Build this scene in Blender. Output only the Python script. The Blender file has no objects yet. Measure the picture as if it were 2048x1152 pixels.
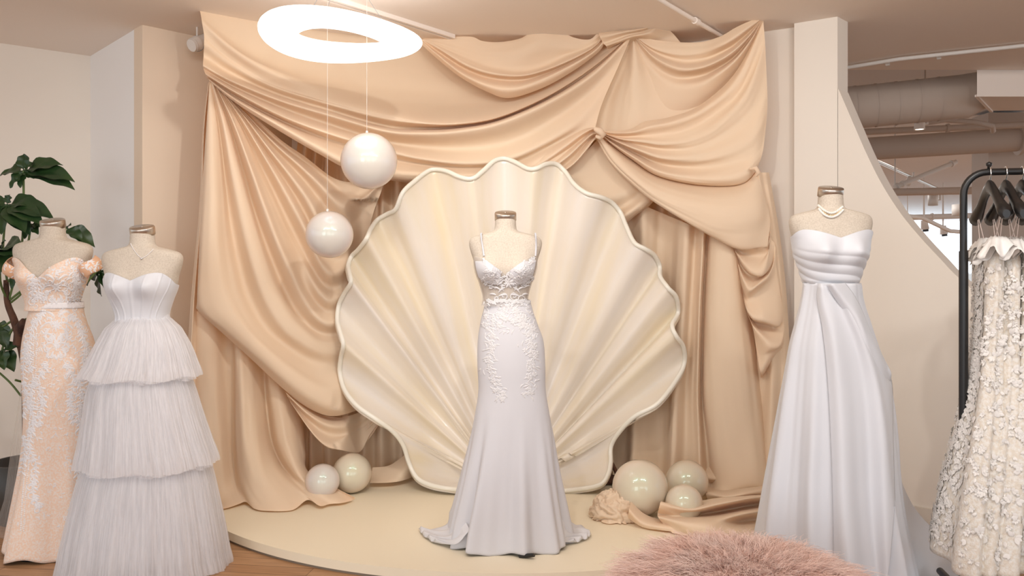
import bpy, bmesh, math, random
from mathutils import Vector, noise, Matrix
from mathutils.bvhtree import BVHTree
PI = math.pi
SC = bpy.context.scene
COL = SC.collection
random.seed(7)
# ------------------------------------------------------------------ camera
EYE, HZ, FP = 1.25, 545.0, 1600.0
cd = bpy.data.cameras.new('camera'); cam = bpy.data.objects.new('camera', cd); COL.objects.link(cam)
cam.location = (0, 0, EYE); cam.rotation_euler = (PI/2, 0, 0)
cd.sensor_width = 36; cd.lens = FP/2048*36; cd.shift_y = -(576-HZ)/2048
SC.camera = cam
SC.view_settings.view_transform = 'Standard'; SC.view_settings.look = 'None'
SC.view_settings.gamma = 1; SC.view_settings.use_curve_mapping = False
SC.view_settings.exposure = -1.08
# ------------------------------------------------------------------ world and daylight
w = bpy.data.worlds.new('world'); SC.world = w; w.use_nodes = True
w.node_tree.nodes['Background'].inputs[0].default_value = (0.86, 0.94, 1.0, 1)
w.node_tree.nodes['Background'].inputs[1].default_value = 2.4
def area(name, loc, rot, sx, sy, e, col):
    l = bpy.data.lights.new(name, 'AREA'); l.shape = 'RECTANGLE'; l.size = sx; l.size_y = sy
    l.energy = e; l.color = col
    o = bpy.data.objects.new(name, l); COL.objects.link(o); o.location = loc; o.rotation_euler = rot
    return o
# shop-front windows far behind the photographer
for x, e_ in ((-2.7, 105), (0.3, 52), (3.0, 60)):
    area('window_daylight', (x, -3.4, 1.45), (PI/2, 0, 0), 1.9, 2.0, e_, (0.93, 0.96, 1.0))
def spot(name, loc, target, e, ang, size, col, blend=.6):
    l = bpy.data.lights.new(name, 'SPOT'); l.energy = e; l.spot_size = math.radians(ang); l.spot_blend = blend
    l.shadow_soft_size = size; l.color = col
    o = bpy.data.objects.new(name, l); COL.objects.link(o); o.location = loc
    o.rotation_euler = (Vector(target)-Vector(loc)).to_track_quat('-Z', 'Y').to_euler()
    return o
WARM = (1.0, 0.965, 0.91)
def strip(loc, target, e, sx, sy, col):
    o = area('added_wash_light', loc, (0, 0, 0), sx, sy, e, col)  # added unseen soft lamp, brightens the drapes and softens shadows
    o.rotation_euler = (Vector(target)-Vector(loc)).to_track_quat('-Z', 'Y').to_euler()
strip((-.9, 1.7, 2.5), (-.7, 4.4, .9), 24, 1.0, .25, WARM)
strip((.9, 1.7, 2.5), (.9, 4.4, .9), 26, 1.0, .25, WARM)
spot('ceiling_spotlight', (0.0, 2.1, 2.52), (-1.0, 4.3, 1.2), 115, 75, .03, WARM)
spot('ceiling_spotlight', (-0.35, 1.9, 2.52), (0.9, 4.4, 0.9), 80, 75, .03, WARM)
spot('ceiling_spotlight', (1.5, 1.4, 2.52), (1.9, 3.9, 1.2), 75, 90, .05, WARM)
spot('ceiling_spotlight', (-1.6, 1.2, 2.52), (-1.3, 3.4, 0.8), 35, 90, .06, (1, .92, .82))

# ------------------------------------------------------------------ helpers
def P(px, py, Y):
    return Vector(((px-1024)/FP*Y, Y, EYE-(py-HZ)/FP*Y))
def setp(o, label=None, cat=None, group=None, kind=None):
    if label: o['label'] = label
    if cat: o['category'] = cat
    if group: o['group'] = group
    if kind: o['kind'] = kind
    return o
def empty(name, loc, label, cat, group=None):
    o = bpy.data.objects.new(name, None); COL.objects.link(o); o.location = loc
    o.empty_display_size = .05
    return setp(o, label, cat, group)
def mesh_obj(name, verts, faces, mat, parent=None, smooth=True, uvs=None, solid=0):
    me = bpy.data.meshes.new(name)
    off = Vector(parent.location) if parent is not None else Vector((0, 0, 0))
    if parent is not None and parent.parent is not None: off = off + Vector(parent.parent.location)
    me.from_pydata([tuple(Vector(v)-off) for v in verts], [], faces)
    if mat: me.materials.append(mat)
    if smooth: me.polygons.foreach_set('use_smooth', [True]*len(me.polygons))
    if uvs:
        ul = me.uv_layers.new(name='UVMap')
        for l in me.loops: ul.data[l.index].uv = uvs[l.vertex_index]
    me.update()
    o = bpy.data.objects.new(name, me); COL.objects.link(o)
    if parent is not None: o.parent = parent
    if solid:
        m = o.modifiers.new('thickness', 'SOLIDIFY'); m.thickness = solid; m.offset = 0
    return o
class MB:
    def __init__(s): s.v = []; s.f = []; s.uv = []
    def grid(s, rows, cu=False, uvf=None, flip=False):
        b = len(s.v); n = len(rows); m = len(rows[0])
        for i, r in enumerate(rows):
            for j, p in enumerate(r):
                s.v.append(p); s.uv.append(uvf(i/(n-1), j/(m-1)) if uvf else (j/(m-1), i/(n-1)))
        for i in range(n-1):
            for j in range(m if cu else m-1):
                k = (j+1) % m
                q = (b+i*m+j, b+i*m+k, b+(i+1)*m+k, b+(i+1)*m+j)
                s.f.append(q[::-1] if flip else q)
        return s
    def fan(s, ring, flip=False):
        b = len(s.v); c = sum((Vector(p) for p in ring), Vector())/len(ring)
        s.v.append(c); s.uv.append((.5, .5))
        for p in ring: s.v.append(p); s.uv.append((0, 0))
        n = len(ring)
        for i in range(n):
            q = (b, b+1+i, b+1+(i+1) % n); s.f.append(q[::-1] if flip else q)
    def box(s, c, d, rz=0, M=None):
        b = len(s.v); c = Vector(c); R = M or Matrix.Rotation(rz, 3, 'Z')
        for x in (-.5, .5):
            for y in (-.5, .5):
                for z in (-.5, .5): s.v.append(c+R @ Vector((x*d[0], y*d[1], z*d[2]))); s.uv.append((x, z))
        for q in ((0, 1, 3, 2), (4, 6, 7, 5), (0, 4, 5, 1), (2, 3, 7, 6), (0, 2, 6, 4), (1, 5, 7, 3)): s.f.append(tuple(b+i for i in q))
        return s
    def tube(s, pts, r, n=10, cap=True, flat=1.0):
        pts = [Vector(p) for p in pts]; rs = r if isinstance(r, (list, tuple)) else [r]*len(pts)
        rows = []; up = None
        for i, p in enumerate(pts):
            t = (pts[min(i+1, len(pts)-1)]-pts[max(i-1, 0)]).normalized()
            if up is None: up = t.orthogonal().normalized()
            up = (up-t*up.dot(t)); up = up.normalized() if up.length > 1e-6 else t.orthogonal().normalized()
            sd = t.cross(up)
            rows.append([p+up*math.cos(2*PI*j/n)*rs[i]*flat+sd*math.sin(2*PI*j/n)*rs[i] for j in range(n)])
        s.grid(rows, cu=True)
        if cap: s.fan(rows[0], flip=False); s.fan(rows[-1], flip=True)
        return s
    def prism(s, poly, z0, z1):
        n = len(poly); b = len(s.v)
        for z in (z0, z1):
            for p in poly: s.v.append(Vector((p[0], p[1], z))); s.uv.append((p[0], z))
        s.f.append(tuple(range(b+n-1, b-1, -1))); s.f.append(tuple(range(b+n, b+2*n)))
        for i in range(n):
            k = (i+1) % n; s.f.append((b+i, b+k, b+n+k, b+n+i))
        return s
    def lathe(s, c, prof, n=32, ax=None):
        c = Vector(c); R = ax or Matrix.Identity(3)
        s.grid([[c+R @ Vector((r*math.cos(2*PI*j/n), r*math.sin(2*PI*j/n), z)) for j in range(n)] for r, z in prof], cu=True)
        return s
    def obj(s, name, mat, parent=None, smooth=True, solid=0):
        return mesh_obj(name, s.v, s.f, mat, parent, smooth, s.uv, solid)
def cr(p0, p1, p2, p3, t):
    return tuple(.5*((2*b)+(-a+c)*t+(2*a-5*b+4*c-d)*t*t+(-a+3*b-3*c+d)*t*t*t) for a, b, c, d in zip(p0, p1, p2, p3))
def spline(pts, k=8):
    n = len(pts); out = []
    for i in range(n-1):
        a = pts[max(i-1, 0)]; b = pts[i]; c = pts[i+1]; d = pts[min(i+2, n-1)]
        for j in range(k): out.append(cr(a, b, c, d, j/k))
    out.append(tuple(pts[-1])); return out
def resample(pts, m):
    L = [0]
    for a, b in zip(pts, pts[1:]): L.append(L[-1]+math.hypot(b[0]-a[0], b[1]-a[1])+1e-9)
    out = []; j = 0
    for i in range(m):
        t = L[-1]*i/(m-1)
        while j < len(L)-2 and L[j+1] < t: j += 1
        f = (t-L[j])/(L[j+1]-L[j]); f = max(0, min(1, f))
        out.append(tuple(x+(y-x)*f for x, y in zip(pts[j], pts[j+1])))
    return out
def lerp_tab(tab, x):
    if x <= tab[0][0]: return tab[0][1]
    for (a, p), (b, q) in zip(tab, tab[1:]):
        if x <= b: return p+(q-p)*(x-a)/(b-a)
    return tab[-1][1]
def sm(x, a, b):
    t = max(0, min(1, (x-a)/(b-a))); return t*t*(3-2*t)

# ------------------------------------------------------------------ materials
def mat(name, col, rough=.6, metal=0, spec=.5, coat=0, coatr=.1, sheen=0, emit=None, es=1, bump=None, var=None, alpha=1, sss=0, trans=0):
    m = bpy.data.materials.new(name); m.use_nodes = True; nt = m.node_tree; b = nt.nodes['Principled BSDF']
    b.inputs['Base Color'].default_value = (*col, 1); b.inputs['Roughness'].default_value = rough
    b.inputs['Metallic'].default_value = metal; b.inputs['Specular IOR Level'].default_value = spec
    b.inputs['Coat Weight'].default_value = coat; b.inputs['Coat Roughness'].default_value = coatr
    b.inputs['Sheen Weight'].default_value = sheen
    b.inputs['Alpha'].default_value = alpha
    if sss:
        b.inputs['Subsurface Weight'].default_value = sss; b.inputs['Subsurface Scale'].default_value = .02
    if emit: b.inputs['Emission Color'].default_value = (*emit, 1); b.inputs['Emission Strength'].default_value = es
    tc = nt.nodes.new('ShaderNodeTexCoord')
    if var:   # (colour2, scale, detail, contrast low, high, stretch)
        c2, sc, det, lo, hi, st = var
        mp = nt.nodes.new('ShaderNodeMapping'); mp.inputs['Scale'].default_value = st
        nz = nt.nodes.new('ShaderNodeTexNoise'); nz.inputs['Scale'].default_value = sc; nz.inputs['Detail'].default_value = det
        rp = nt.nodes.new('ShaderNodeMapRange'); rp.inputs['From Min'].default_value = lo; rp.inputs['From Max'].default_value = hi
        mx = nt.nodes.new('ShaderNodeMix'); mx.data_type = 'RGBA'
        mx.inputs[6].default_value = (*col, 1); mx.inputs[7].default_value = (*c2, 1)
        nt.links.new(tc.outputs['Object'], mp.inputs[0]); nt.links.new(mp.outputs[0], nz.inputs['Vector'])
        nt.links.new(nz.outputs['Fac'], rp.inputs['Value']); nt.links.new(rp.outputs[0], mx.inputs[0])
        nt.links.new(mx.outputs[2], b.inputs['Base Color'])
    if bump:  # (scale, strength, distance)
        nz = nt.nodes.new('ShaderNodeTexNoise'); nz.inputs['Scale'].default_value = bump[0]; nz.inputs['Detail'].default_value = 3
        bp = nt.nodes.new('ShaderNodeBump'); bp.inputs['Strength'].default_value = bump[1]; bp.inputs['Distance'].default_value = bump[2]
        nt.links.new(tc.outputs['Object'], nz.inputs['Vector']); nt.links.new(nz.outputs['Fac'], bp.inputs['Height'])
        nt.links.new(bp.outputs[0], b.inputs['Normal'])
    return m
M = {}
M['drape'] = mat('peach_drape_fabric', (.935, .755, .56), .62, spec=.22, sheen=.15, bump=(900, .15, .001))
nt_ = M['drape'].node_tree; tl_ = nt_.nodes.new('ShaderNodeBsdfTranslucent'); tl_.inputs[0].default_value = (.97, .48, .14, 1)
mx_ = nt_.nodes.new('ShaderNodeMixShader'); mx_.inputs[0].default_value = .18
nt_.links.new(nt_.nodes['Principled BSDF'].outputs[0], mx_.inputs[1]); nt_.links.new(tl_.outputs[0], mx_.inputs[2])
nt_.links.new(mx_.outputs[0], nt_.nodes['Material Output'].inputs[0])
M['wall'] = mat('cream_wall_paint', (.84, .77, .69), .85, spec=.15, bump=(60, .1, .002))
M['wallgrey'] = mat('pale_grey_wall_paint', (.95, .935, .93), .85, spec=.15, bump=(60, .1, .002))
M['ceil'] = mat('beige_ceiling_paint', (.93, .84, .77), .9, spec=.1, bump=(40, .1, .002))
M['wallbounce'] = mat('wall_paint_drape_bounce', (.84, .70, .56), .85, spec=.15, bump=(60, .1, .002))  # tan puts light bounced off the drapes into the wall colour
M['platform'] = mat('cream_platform_laminate', (.90, .80, .62), .5, spec=.3)
M['platshade'] = mat('platform_edge_shadow', (.25, .2, .15), .6)  # dark colour paints the shadow line under the platform edge
M['base'] = mat('white_baseboard_paint', (.76, .70, .62), .5)
M['white'] = mat('white_pipe_paint', (.78, .74, .70), .5)
M['duct'] = mat('taupe_duct_paint', (.58, .48, .41), .6)
M['farceil'] = mat('grey_far_ceiling_paint', (.78, .76, .76), .9)
M['steel'] = mat('brushed_neck_plate_steel', (.62, .55, .48), .28, metal=1)
M['linen'] = mat('speckled_linen', (.64, .56, .47), .9, spec=.1, bump=(500, .3, .001), var=((.50, .42, .34), 200, 6, .40, .80, (1, 1, 1)))
M['black'] = mat('black_powder_coat', (.012, .011, .011), .35)
M['blackwood'] = mat('black_lacquered_wood', (.008, .007, .007), .4, coat=.1)
M['chrome'] = mat('chrome_hook', (.8, .8, .8), .15, metal=1)
M['leaf'] = mat('dark_green_leaf', (.016, .045, .014), .38, spec=.5, var=((.035, .075, .02), 6, 3, .4, .7, (1, 1, 1)))
M['stem'] = mat('green_leaf_stalk', (.10, .15, .04), .6)
M['bark'] = mat('brown_bark', (.13, .06, .035), .85, bump=(60, .8, .01), var=((.05, .022, .015), 30, 5, .4, .65, (1, 1, .4)))
M['pot'] = mat('charcoal_pot', (.05, .045, .04), .5)
M['lamp'] = mat('glowing_ring_diffuser', (.9, .9, .9), .5, emit=(1, .97, .93), es=5)
M['crepe'] = mat('white_crepe', (.66, .645, .67), .6, spec=.25, bump=(700, .1, .001))
M['satin'] = mat('white_satin', (.68, .68, .715), .42, spec=.35, sheen=.1)
M['lacewhite'] = mat('white_lace_thread', (.86, .82, .82), .7, spec=.3, bump=(900, .4, .001))
M['lacecrepe'] = mat('soft_white_lace_thread', (.73, .70, .70), .6, spec=.35, bump=(900, .4, .001))
M['peach'] = mat('peach_lace_lining', (.86, .62, .47), .6, spec=.25, var=((.86, .74, .66), 140, 8, .42, .62, (1, 1, 1)), bump=(300, .5, .001))
M['peachsatin'] = mat('peach_satin', (.82, .50, .32), .45, spec=.4)
M['fur'] = mat('pink_curly_wool', (.95, .66, .56), .75, spec=.15, sheen=.3, var=((.98, .77, .69), 9, 4, .35, .65, (1, 1, 1)))
M['furbase'] = mat('pink_hide', (.75, .40, .30), .9)
M['cable'] = mat('grey_cable', (.3, .3, .3), .6)
# ------------------------------------------------------------------ setting
def structure(mb, name, m, smooth=False):
    o = mb.obj(name, m, None, smooth); o['kind'] = 'structure'; return o
CZ = 2.60
# wood floor
def wood():
    m = bpy.data.materials.new('oak_floor_boards'); m.use_nodes = True; nt = m.node_tree; b = nt.nodes['Principled BSDF']
    tc = nt.nodes.new('ShaderNodeTexCoord'); mp = nt.nodes.new('ShaderNodeMapping')
    mp.inputs['Rotation'].default_value = (0, 0, math.radians(8))
    br = nt.nodes.new('ShaderNodeTexBrick'); br.inputs['Scale'].default_value = 1.0
    br.inputs['Brick Width'].default_value = 1.3; br.inputs['Row Height'].default_value = .085
    br.inputs['Mortar Size'].default_value = .0015; br.inputs['Color1'].default_value = (.42, .23, .115, 1)
    br.inputs['Color2'].default_value = (.50, .29, .155, 1); br.inputs['Mortar'].default_value = (.14, .07, .035, 1)
    m2 = nt.nodes.new('ShaderNodeMapping'); m2.inputs['Scale'].default_value = (2, 45, 1)
    nz = nt.nodes.new('ShaderNodeTexNoise'); nz.inputs['Scale'].default_value = 2.2; nz.inputs['Detail'].default_value = 6
    mx = nt.nodes.new('ShaderNodeMix'); mx.data_type = 'RGBA'; mx.blend_type = 'MULTIPLY'; mx.inputs[0].default_value = .6
    cr_ = nt.nodes.new('ShaderNodeValToRGB'); cr_.color_ramp.elements[0].color = (.55, .5, .45, 1); cr_.color_ramp.elements[1].color = (1.15, 1.1, 1.05, 1)
    cr_.color_ramp.elements[0].position = .3; cr_.color_ramp.elements[1].position = .7
    nt.links.new(tc.outputs['Object'], mp.inputs[0]); nt.links.new(mp.outputs[0], br.inputs['Vector'])
    nt.links.new(mp.outputs[0], m2.inputs[0]); nt.links.new(m2.outputs[0], nz.inputs['Vector']); nt.links.new(nz.outputs['Fac'], cr_.inputs[0])
    nt.links.new(br.outputs['Color'], mx.inputs[6]); nt.links.new(cr_.outputs[0], mx.inputs[7]); nt.links.new(mx.outputs[2], b.inputs['Base Color'])
    b.inputs['Roughness'].default_value = .42; b.inputs['Specular IOR Level'].default_value = .4
    return m
structure(MB().box((3, 6, -.05), (22, 30, .1)), 'floor', wood())
structure(MB().box((1.25, 1.035, CZ+.05), (12.5, 8.53, .1)), 'ceiling', M['ceil'])      # shop ceiling, ends at Y = 5.30
TH = .12
def wall(name, a, b, z0, z1, m, th=TH, out=1):
    a = Vector((*a, 0)); b = Vector((*b, 0)); d = (b-a).normalized(); n = Vector((-d.y, d.x, 0))*out
    return structure(MB().prism([(a.x, a.y), (b.x, b.y), ((b+n*th).x, (b+n*th).y), ((a+n*th).x, (a+n*th).y)], z0, z1), name, m)
LA, LB, LC, LD = (-4.6, 3.53), (-2.63, 4.99), (-2.015, 4.36), (-1.375, 5.0)
wall('wall_far_left', LA, LB, 0, CZ, M['wall'])
wall('wall_left_return', LB, (LC[0]-.003, LC[1]+.003), 0, CZ, M['wallgrey'])
wall('wall_left', LC, LD, 0, CZ, M['wallbounce'])
wall('wall_back', LD, (.52, 5.0), 0, CZ, M['wall'])
wall('wall_right', (.52, 5.0), (1.66, 4.345), 0, CZ, M['wall'])
def skirting(name, a, b, hgt=.1):
    a = Vector((*a, 0)); b = Vector((*b, 0)); d = (b-a).normalized(); n = Vector((-d.y, d.x, 0))*-.014
    mb = MB().prism([(a.x, a.y), (b.x, b.y), ((b+n).x, (b+n).y), ((a+n).x, (a+n).y)][::-1], 0, hgt)
    return structure(mb, name, M['base'])
skirting('baseboard_far_left', LA, LB, .13); skirting('baseboard_left_return', LB, LC, .13); skirting('baseboard_left', LC, (-1.9, 4.475), .13)
# pillar and the partition with its round cut-out
pil = [(1.53, 4.337), (1.717, 4.22), (1.81, 4.313), (1.62, 4.46)]
structure(MB().prism(pil, 0, CZ), 'wall_pillar', M['wall'])
def on_part(px, py):
    u = (px-1024)/FP; t = (u*4.22-1.717)/(1+u); Y = 4.22-t
    return Vector((1.717+t, Y, EYE-(py-HZ)/FP*Y))
arc = spline([(1677, 178), (1705, 243), (1732, 305), (1762, 365), (1800, 425), (1840, 474), (1880, 517), (1917, 555), (2000, 622), (2100, 680), (2250, 735), (2450, 770)], 6)
front = [on_part(*p) for p in arc]; nb = Vector((.7071, .7071, 0))*.125
front = [front[0]-Vector((0.002, -.002, 0))] + front
rows = [[Vector((p.x, p.y, 0)) for p in front], front, [p+nb for p in front], [Vector((p.x, p.y, 0))+nb for p in front]]
mb = MB(); mb.grid(rows, flip=True)
o = structure(mb, 'wall_partition', M['wall'])
a, b = front[0], front[-1]; skirting('baseboard_partition', (a.x, a.y), (b.x, b.y), .10)
# stage
mb = MB(); SCX, SCY, SR, SZ = 0.0, 5.12, 1.93, .05
ring = []
for i in range(97):
    t = PI+PI*i/96; ring.append((SCX+SR*math.cos(t), SCY+SR*math.sin(t)))
ring = [p for p in ring if (p[1] < 4.45 and p[0] < 0) or (p[1] < 4.12 and p[0] >= 0)]
poly = [(-1.33, 4.93)] + ring + [(1.50, 4.33), (.50, 4.93)]
poly = ring + [(1.66, 4.16), (1.50, 4.30), (.50, 4.92), (-1.35, 4.92)]
st = empty('stage_platform', (0, 4.2, 0), 'low cream half-round stage platform on the wood floor under the shell', 'platform')
MB().prism(poly, .012, SZ).obj('platform_top', M['platform'], st, False)
MB().prism([(p[0]*.994, 4.3+(p[1]-4.3)*.994) for p in poly], .0, .012).obj('platform_shadow_foot', M['platshade'], st, False)

# ceiling fittings over the stage
def pipe(name, a, b, r, m, label, cat, n=16, extra=None):
    mb = MB().tube([a, b], r, n); o = mb.obj(name, m); setp(o, label, cat); return o
CR = 1.35
def C_(px, py, dz=.0):   # a point dz below the ceiling seen at the pixel
    Y = (CR-dz)*FP/(HZ-py); return P(px, py, Y)
pr = empty('conduit_pipe', C_(1400, 60, .03), 'thin cream conduit pipe crossing the ceiling above the right drape', 'pipe')
a = C_(1290, -18, .02); b = C_(1445, 74, .02)
MB().tube([a, b], .012, 12).obj('pipe_run', M['ceil'], pr)
c = a.lerp(b, .62); d = (b-a).normalized()
MB().tube([c-d*.022, c+d*.022], .018, 12).obj('coupling', M['ceil'], pr)
tr = empty('ceiling_track', C_(860, 60, .02), 'slim pale lighting track on the ceiling behind the glowing ring', 'track')
a = C_(600, -22, .01); b = C_(905, 74, .01); d = (b-a).normalized(); s = Vector((-d.y, d.x, 0))
mb = MB()
for off in (-.014, .014): mb.prism([((a+s*(off-.008)).x, (a+s*(off-.008)).y), ((b+s*(off-.008)).x, (b+s*(off-.008)).y), ((b+s*(off+.008)).x, (b+s*(off+.008)).y), ((a+s*(off+.008)).x, (a+s*(off+.008)).y)], CZ-.022, CZ)
mb.obj('track_rail', M['ceil'], tr, False)
mb = MB().prism([((a-s*.014).x, (a-s*.014).y), ((b-s*.014).x, (b-s*.014).y), ((b+s*.014).x, (b+s*.014).y), ((a+s*.014).x, (a+s*.014).y)], CZ-.006, CZ)
mb.obj('track_slot', M['cable'], tr, False)
# white drain pipe stub at the left edge of the drapes
wp = empty('white_pipe', P(380, 90, 4.4), 'white capped pipe end clamped below the ceiling beside the left drape', 'pipe')
a = P(386, 90, 4.38); b = P(470, 62, 4.62)
MB().tube([a, b], .038, 20).obj('pipe_run', M['white'], wp)
d = (b-a).normalized(); MB().tube([a-d*.012, a+d*.03], [.034, .043], 20).obj('end_cap', M['white'], wp)
q = a+d*.03; pts = [q+Vector((math.cos(t)*.042, 0, math.sin(t)*.042)) for t in [PI*2*i/24 for i in range(25)]]
MB().tube(pts, .003, 6).obj('clamp', M['cable'], wp)
MB().tube([q+Vector((0, 0, .042)), Vector((q.x, q.y, CZ))], .006, 8).obj('hanger_rod', M['white'], wp)

# ------------------------------------------------------------------ glowing ring lamp
lampc = P(683, 76, 3.57)
rl = empty('ring_pendant_lamp', lampc, 'large glowing white wavy ring pendant hanging in front of the peach drapes', 'pendant lamp')
mb = MB(); rows = []; N = 120
for i in range(N):
    t = 2*PI*i/N
    R0 = .270+.004*math.cos(2*t+.5); dz = .010*math.sin(2*t-.6)-.014*math.cos(t)
    cx = Vector((math.cos(t)*R0, math.sin(t)*R0*1.0, dz)); rd = Vector((math.cos(t), math.sin(t), 0))
    tw = .16*math.sin(2*t+.3); rr = .086; rv = .040
    rows.append([lampc+cx+rd*(rr*math.cos(p)*math.cos(tw)-rv*math.sin(p)*math.sin(tw))+Vector((0, 0, rv*math.sin(p)*math.cos(tw)+rr*math.cos(p)*math.sin(tw))) for p in [2*PI*j/28 for j in range(28)]])
rows.append(rows[0]); mb.grid(rows, cu=True); mb.obj('ring_diffuser', M['lamp'], rl)
for t in (.6, 2.7, 4.7):
    a = lampc+Vector((math.cos(t)*.26, math.sin(t)*.26, .04)); MB().tube([a, Vector((lampc.x+math.cos(t)*.06, lampc.y+math.sin(t)*.06, CZ-.02))], .0012, 6).obj('suspension_wire', M['cable'], rl)
MB().lathe((lampc.x, lampc.y, 0), [(0, CZ-.03), (.08, CZ-.03), (.085, CZ-.02), (.085, CZ), (0, CZ)], 32).obj('ceiling_canopy', M['white'], rl)
# ------------------------------------------------------------------ drapes
BASE = [(380, 4.12), (600, 4.34), (760, 4.47), (900, 4.55), (1200, 4.55), (1400, 4.42), (1535, 4.28), (1600, 4.25)]
def floorY(py, h=SZ+.012): return (EYE-h)*FP/max(py-HZ, 60)
def drape_rows(curves, off=0, k=9, m=90, wr=.7, seed=0, base=None, behind=False):
    """curves: lists of (px, py, cm behind(+)/before(-) the hanging plane); 4th value True = lies on the floor"""
    cs = []
    for c in curves:
        pts = []
        for p in c:
            px, py = p[0], p[1]
            d = p[2] if len(p) > 2 else 0
            Y = (lerp_tab(BASE, px) if base is None else base)+(off+d)/100
            if len(p) > 3: Y = floorY(py, SZ+p[3])
            pts.append((px, py, Y))
        cs.append(resample(spline(pts, 10), m))
    n = len(cs); rows = []; tot = (n-1)*k
    for i in range(n-1):
        A, B, C, D = cs[max(i-1, 0)], cs[i], cs[i+1], cs[min(i+2, n-1)]
        for j in range(k if i < n-2 else k+1):
            rows.append([cr(A[q], B[q], C[q], D[q], j/k) for q in range(m)])
    out = []
    for i, r in enumerate(rows):
        o = []
        for j, (px, py, Y) in enumerate(r):
            v = j/(m-1); f = math.sin(PI*min(1, max(0, v)))**.5 if wr else 0
            Y += wr*.01*f*(noise.noise(Vector((i/k*1.3, v*2.2, seed)))+.5*noise.noise(Vector((i/k*2.9, v*5, seed+9))))
            if behind and px > 670 and py > 400: Y = max(Y, 4.38+.22*sm(px, 676, 726)+.3*(Y-4.44))
            p = P(px, py, Y)
            if p.z < SZ+.006 and p.y > 3.2: p.z = SZ+.006
            o.append(p)
        out.append(o)
    return out
def drape(name, curves, label, cat='drape', group=None, parent=None, **kw):
    mb = MB().grid(drape_rows(curves, **kw))
    o = mb.obj(name, M['drape'], parent, True)
    if parent is None: setp(o, label, cat, group)
    elif label: o['label'] = label
    return o
# straight back curtain behind everything
rows = []
nfold = 60
for i in range(40):
    v = i/39; z = CZ-.03-(CZ-.03-SZ-.006)*v; r = []
    for j in range(nfold*8+1):
        u = j/(nfold*8); x = -1.30+2.45*u
        yy = 4.74+.03*math.sin(2*PI*u*27+2*math.sin(u*19))+.02*noise.noise(Vector((u*30, v*1.2, 3)))
        yy += .13*(1-sm(v, .14, .30))
        yy -= .16*max(0, (x-.75)/.4)
        r.append(Vector((x+.015*math.sin(v*3+u*40), yy, z)))
    rows.append(r)
o = MB().grid(rows).obj('back_curtain', M['drape'], None, True)
setp(o, 'shaded straight pleated peach curtain hanging behind the shell and swags', 'curtain')

B_ = [
 [(398,14,0),(470,11,3),(560,16,6),(680,35,10),(800,60,13),(900,78,15),(1000,95,16),(1100,98,16),(1200,82,10),(1262,66,0)],
 [(402,32,-2),(440,60,0),(500,100,4),(590,128,8),(720,140,15),(850,150,19),(960,155,19),(1080,138,16),(1180,105,9),(1262,67,0)],
 [(404,45,-3),(455,90,-4),(520,130,-4),(610,165,-1),(730,188,10),(850,205,14),(940,206,14),(1050,185,11),(1165,132,6),(1262,68,0)],
 [(408,70,-2),(460,115,0),(540,162,-1),(640,196,-1),(760,222,-2),(850,240,-4),(920,241,-5),(1000,229,-5),(1100,186,-4),(1190,128,-3),(1262,69,-3)],
 [(408,88,-2),(460,130,0),(540,173,0),(645,206,0),(765,237,-3),(850,248,-6),(920,248,-7),(1000,234,-7),(1100,190,-6),(1190,131,-4),(1262,69,-3)],
 [(407,112,2),(460,147,4),(550,188,4),(650,219,4),(768,252,5),(850,257,5),(920,253,5),(1000,238,5),(1100,194,4),(1190,135,2),(1263,70,0)],
 [(406,130,-4),(460,160,-6),(555,199,-8),(650,228,-9),(770,262,-10),(850,267,-9),(920,263,-9),(1000,247,-9),(1100,204,-8),(1190,146,-6),(1263,71,-3)],
 [(407,138,-1),(465,172,-1),(560,214,-1),(650,246,0),(770,282,3),(850,294,4),(930,296,4),(1010,284,4),(1090,248,4),(1175,190,2),(1240,125,0)],
 [(411,148,-5),(470,184,-8),(560,230,-11),(650,264,-12),(770,300,-9),(850,318,-7),(940,326,-5),(1020,316,-4),(1090,285,-3),(1150,248,-1),(1205,205,1)],
 [(414,154,-1),(470,192,-1),(560,240,-2),(650,277,-2),(770,314,0),(850,329,1),(940,336,1),(1020,328,2),(1100,292,2),(1150,268,1),(1192,250,0)],
 [(417,158,-5),(470,198,-9),(560,250,-13),(640,294,-14),(700,322,-14),(790,342,-10),(880,348,-7),(960,350,-6),(1040,340,-5),(1100,310,-3),(1150,280,-2),(1191,262,-2)],
 [(418,161,-3),(470,204,-6),(560,262,-9),(640,308,-10),(700,338,-10),(790,358,-7),(880,364,-4),(960,366,-3),(1040,356,-3),(1105,325,-2),(1150,292,-2),(1192,265,-2)],
 [(419,163,2),(470,206,3),(560,262,2),(640,308,2),(700,340,2),(790,362,2),(880,370,3),(960,374,3),(1040,365,2),(1110,335,2),(1150,300,2),(1192,268,0)],
]
drape('swag_drape', B_, 'broad peach fabric swag sweeping from top left corner to centre knot behind the ring lamp', wr=1.0, seed=1)
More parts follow.
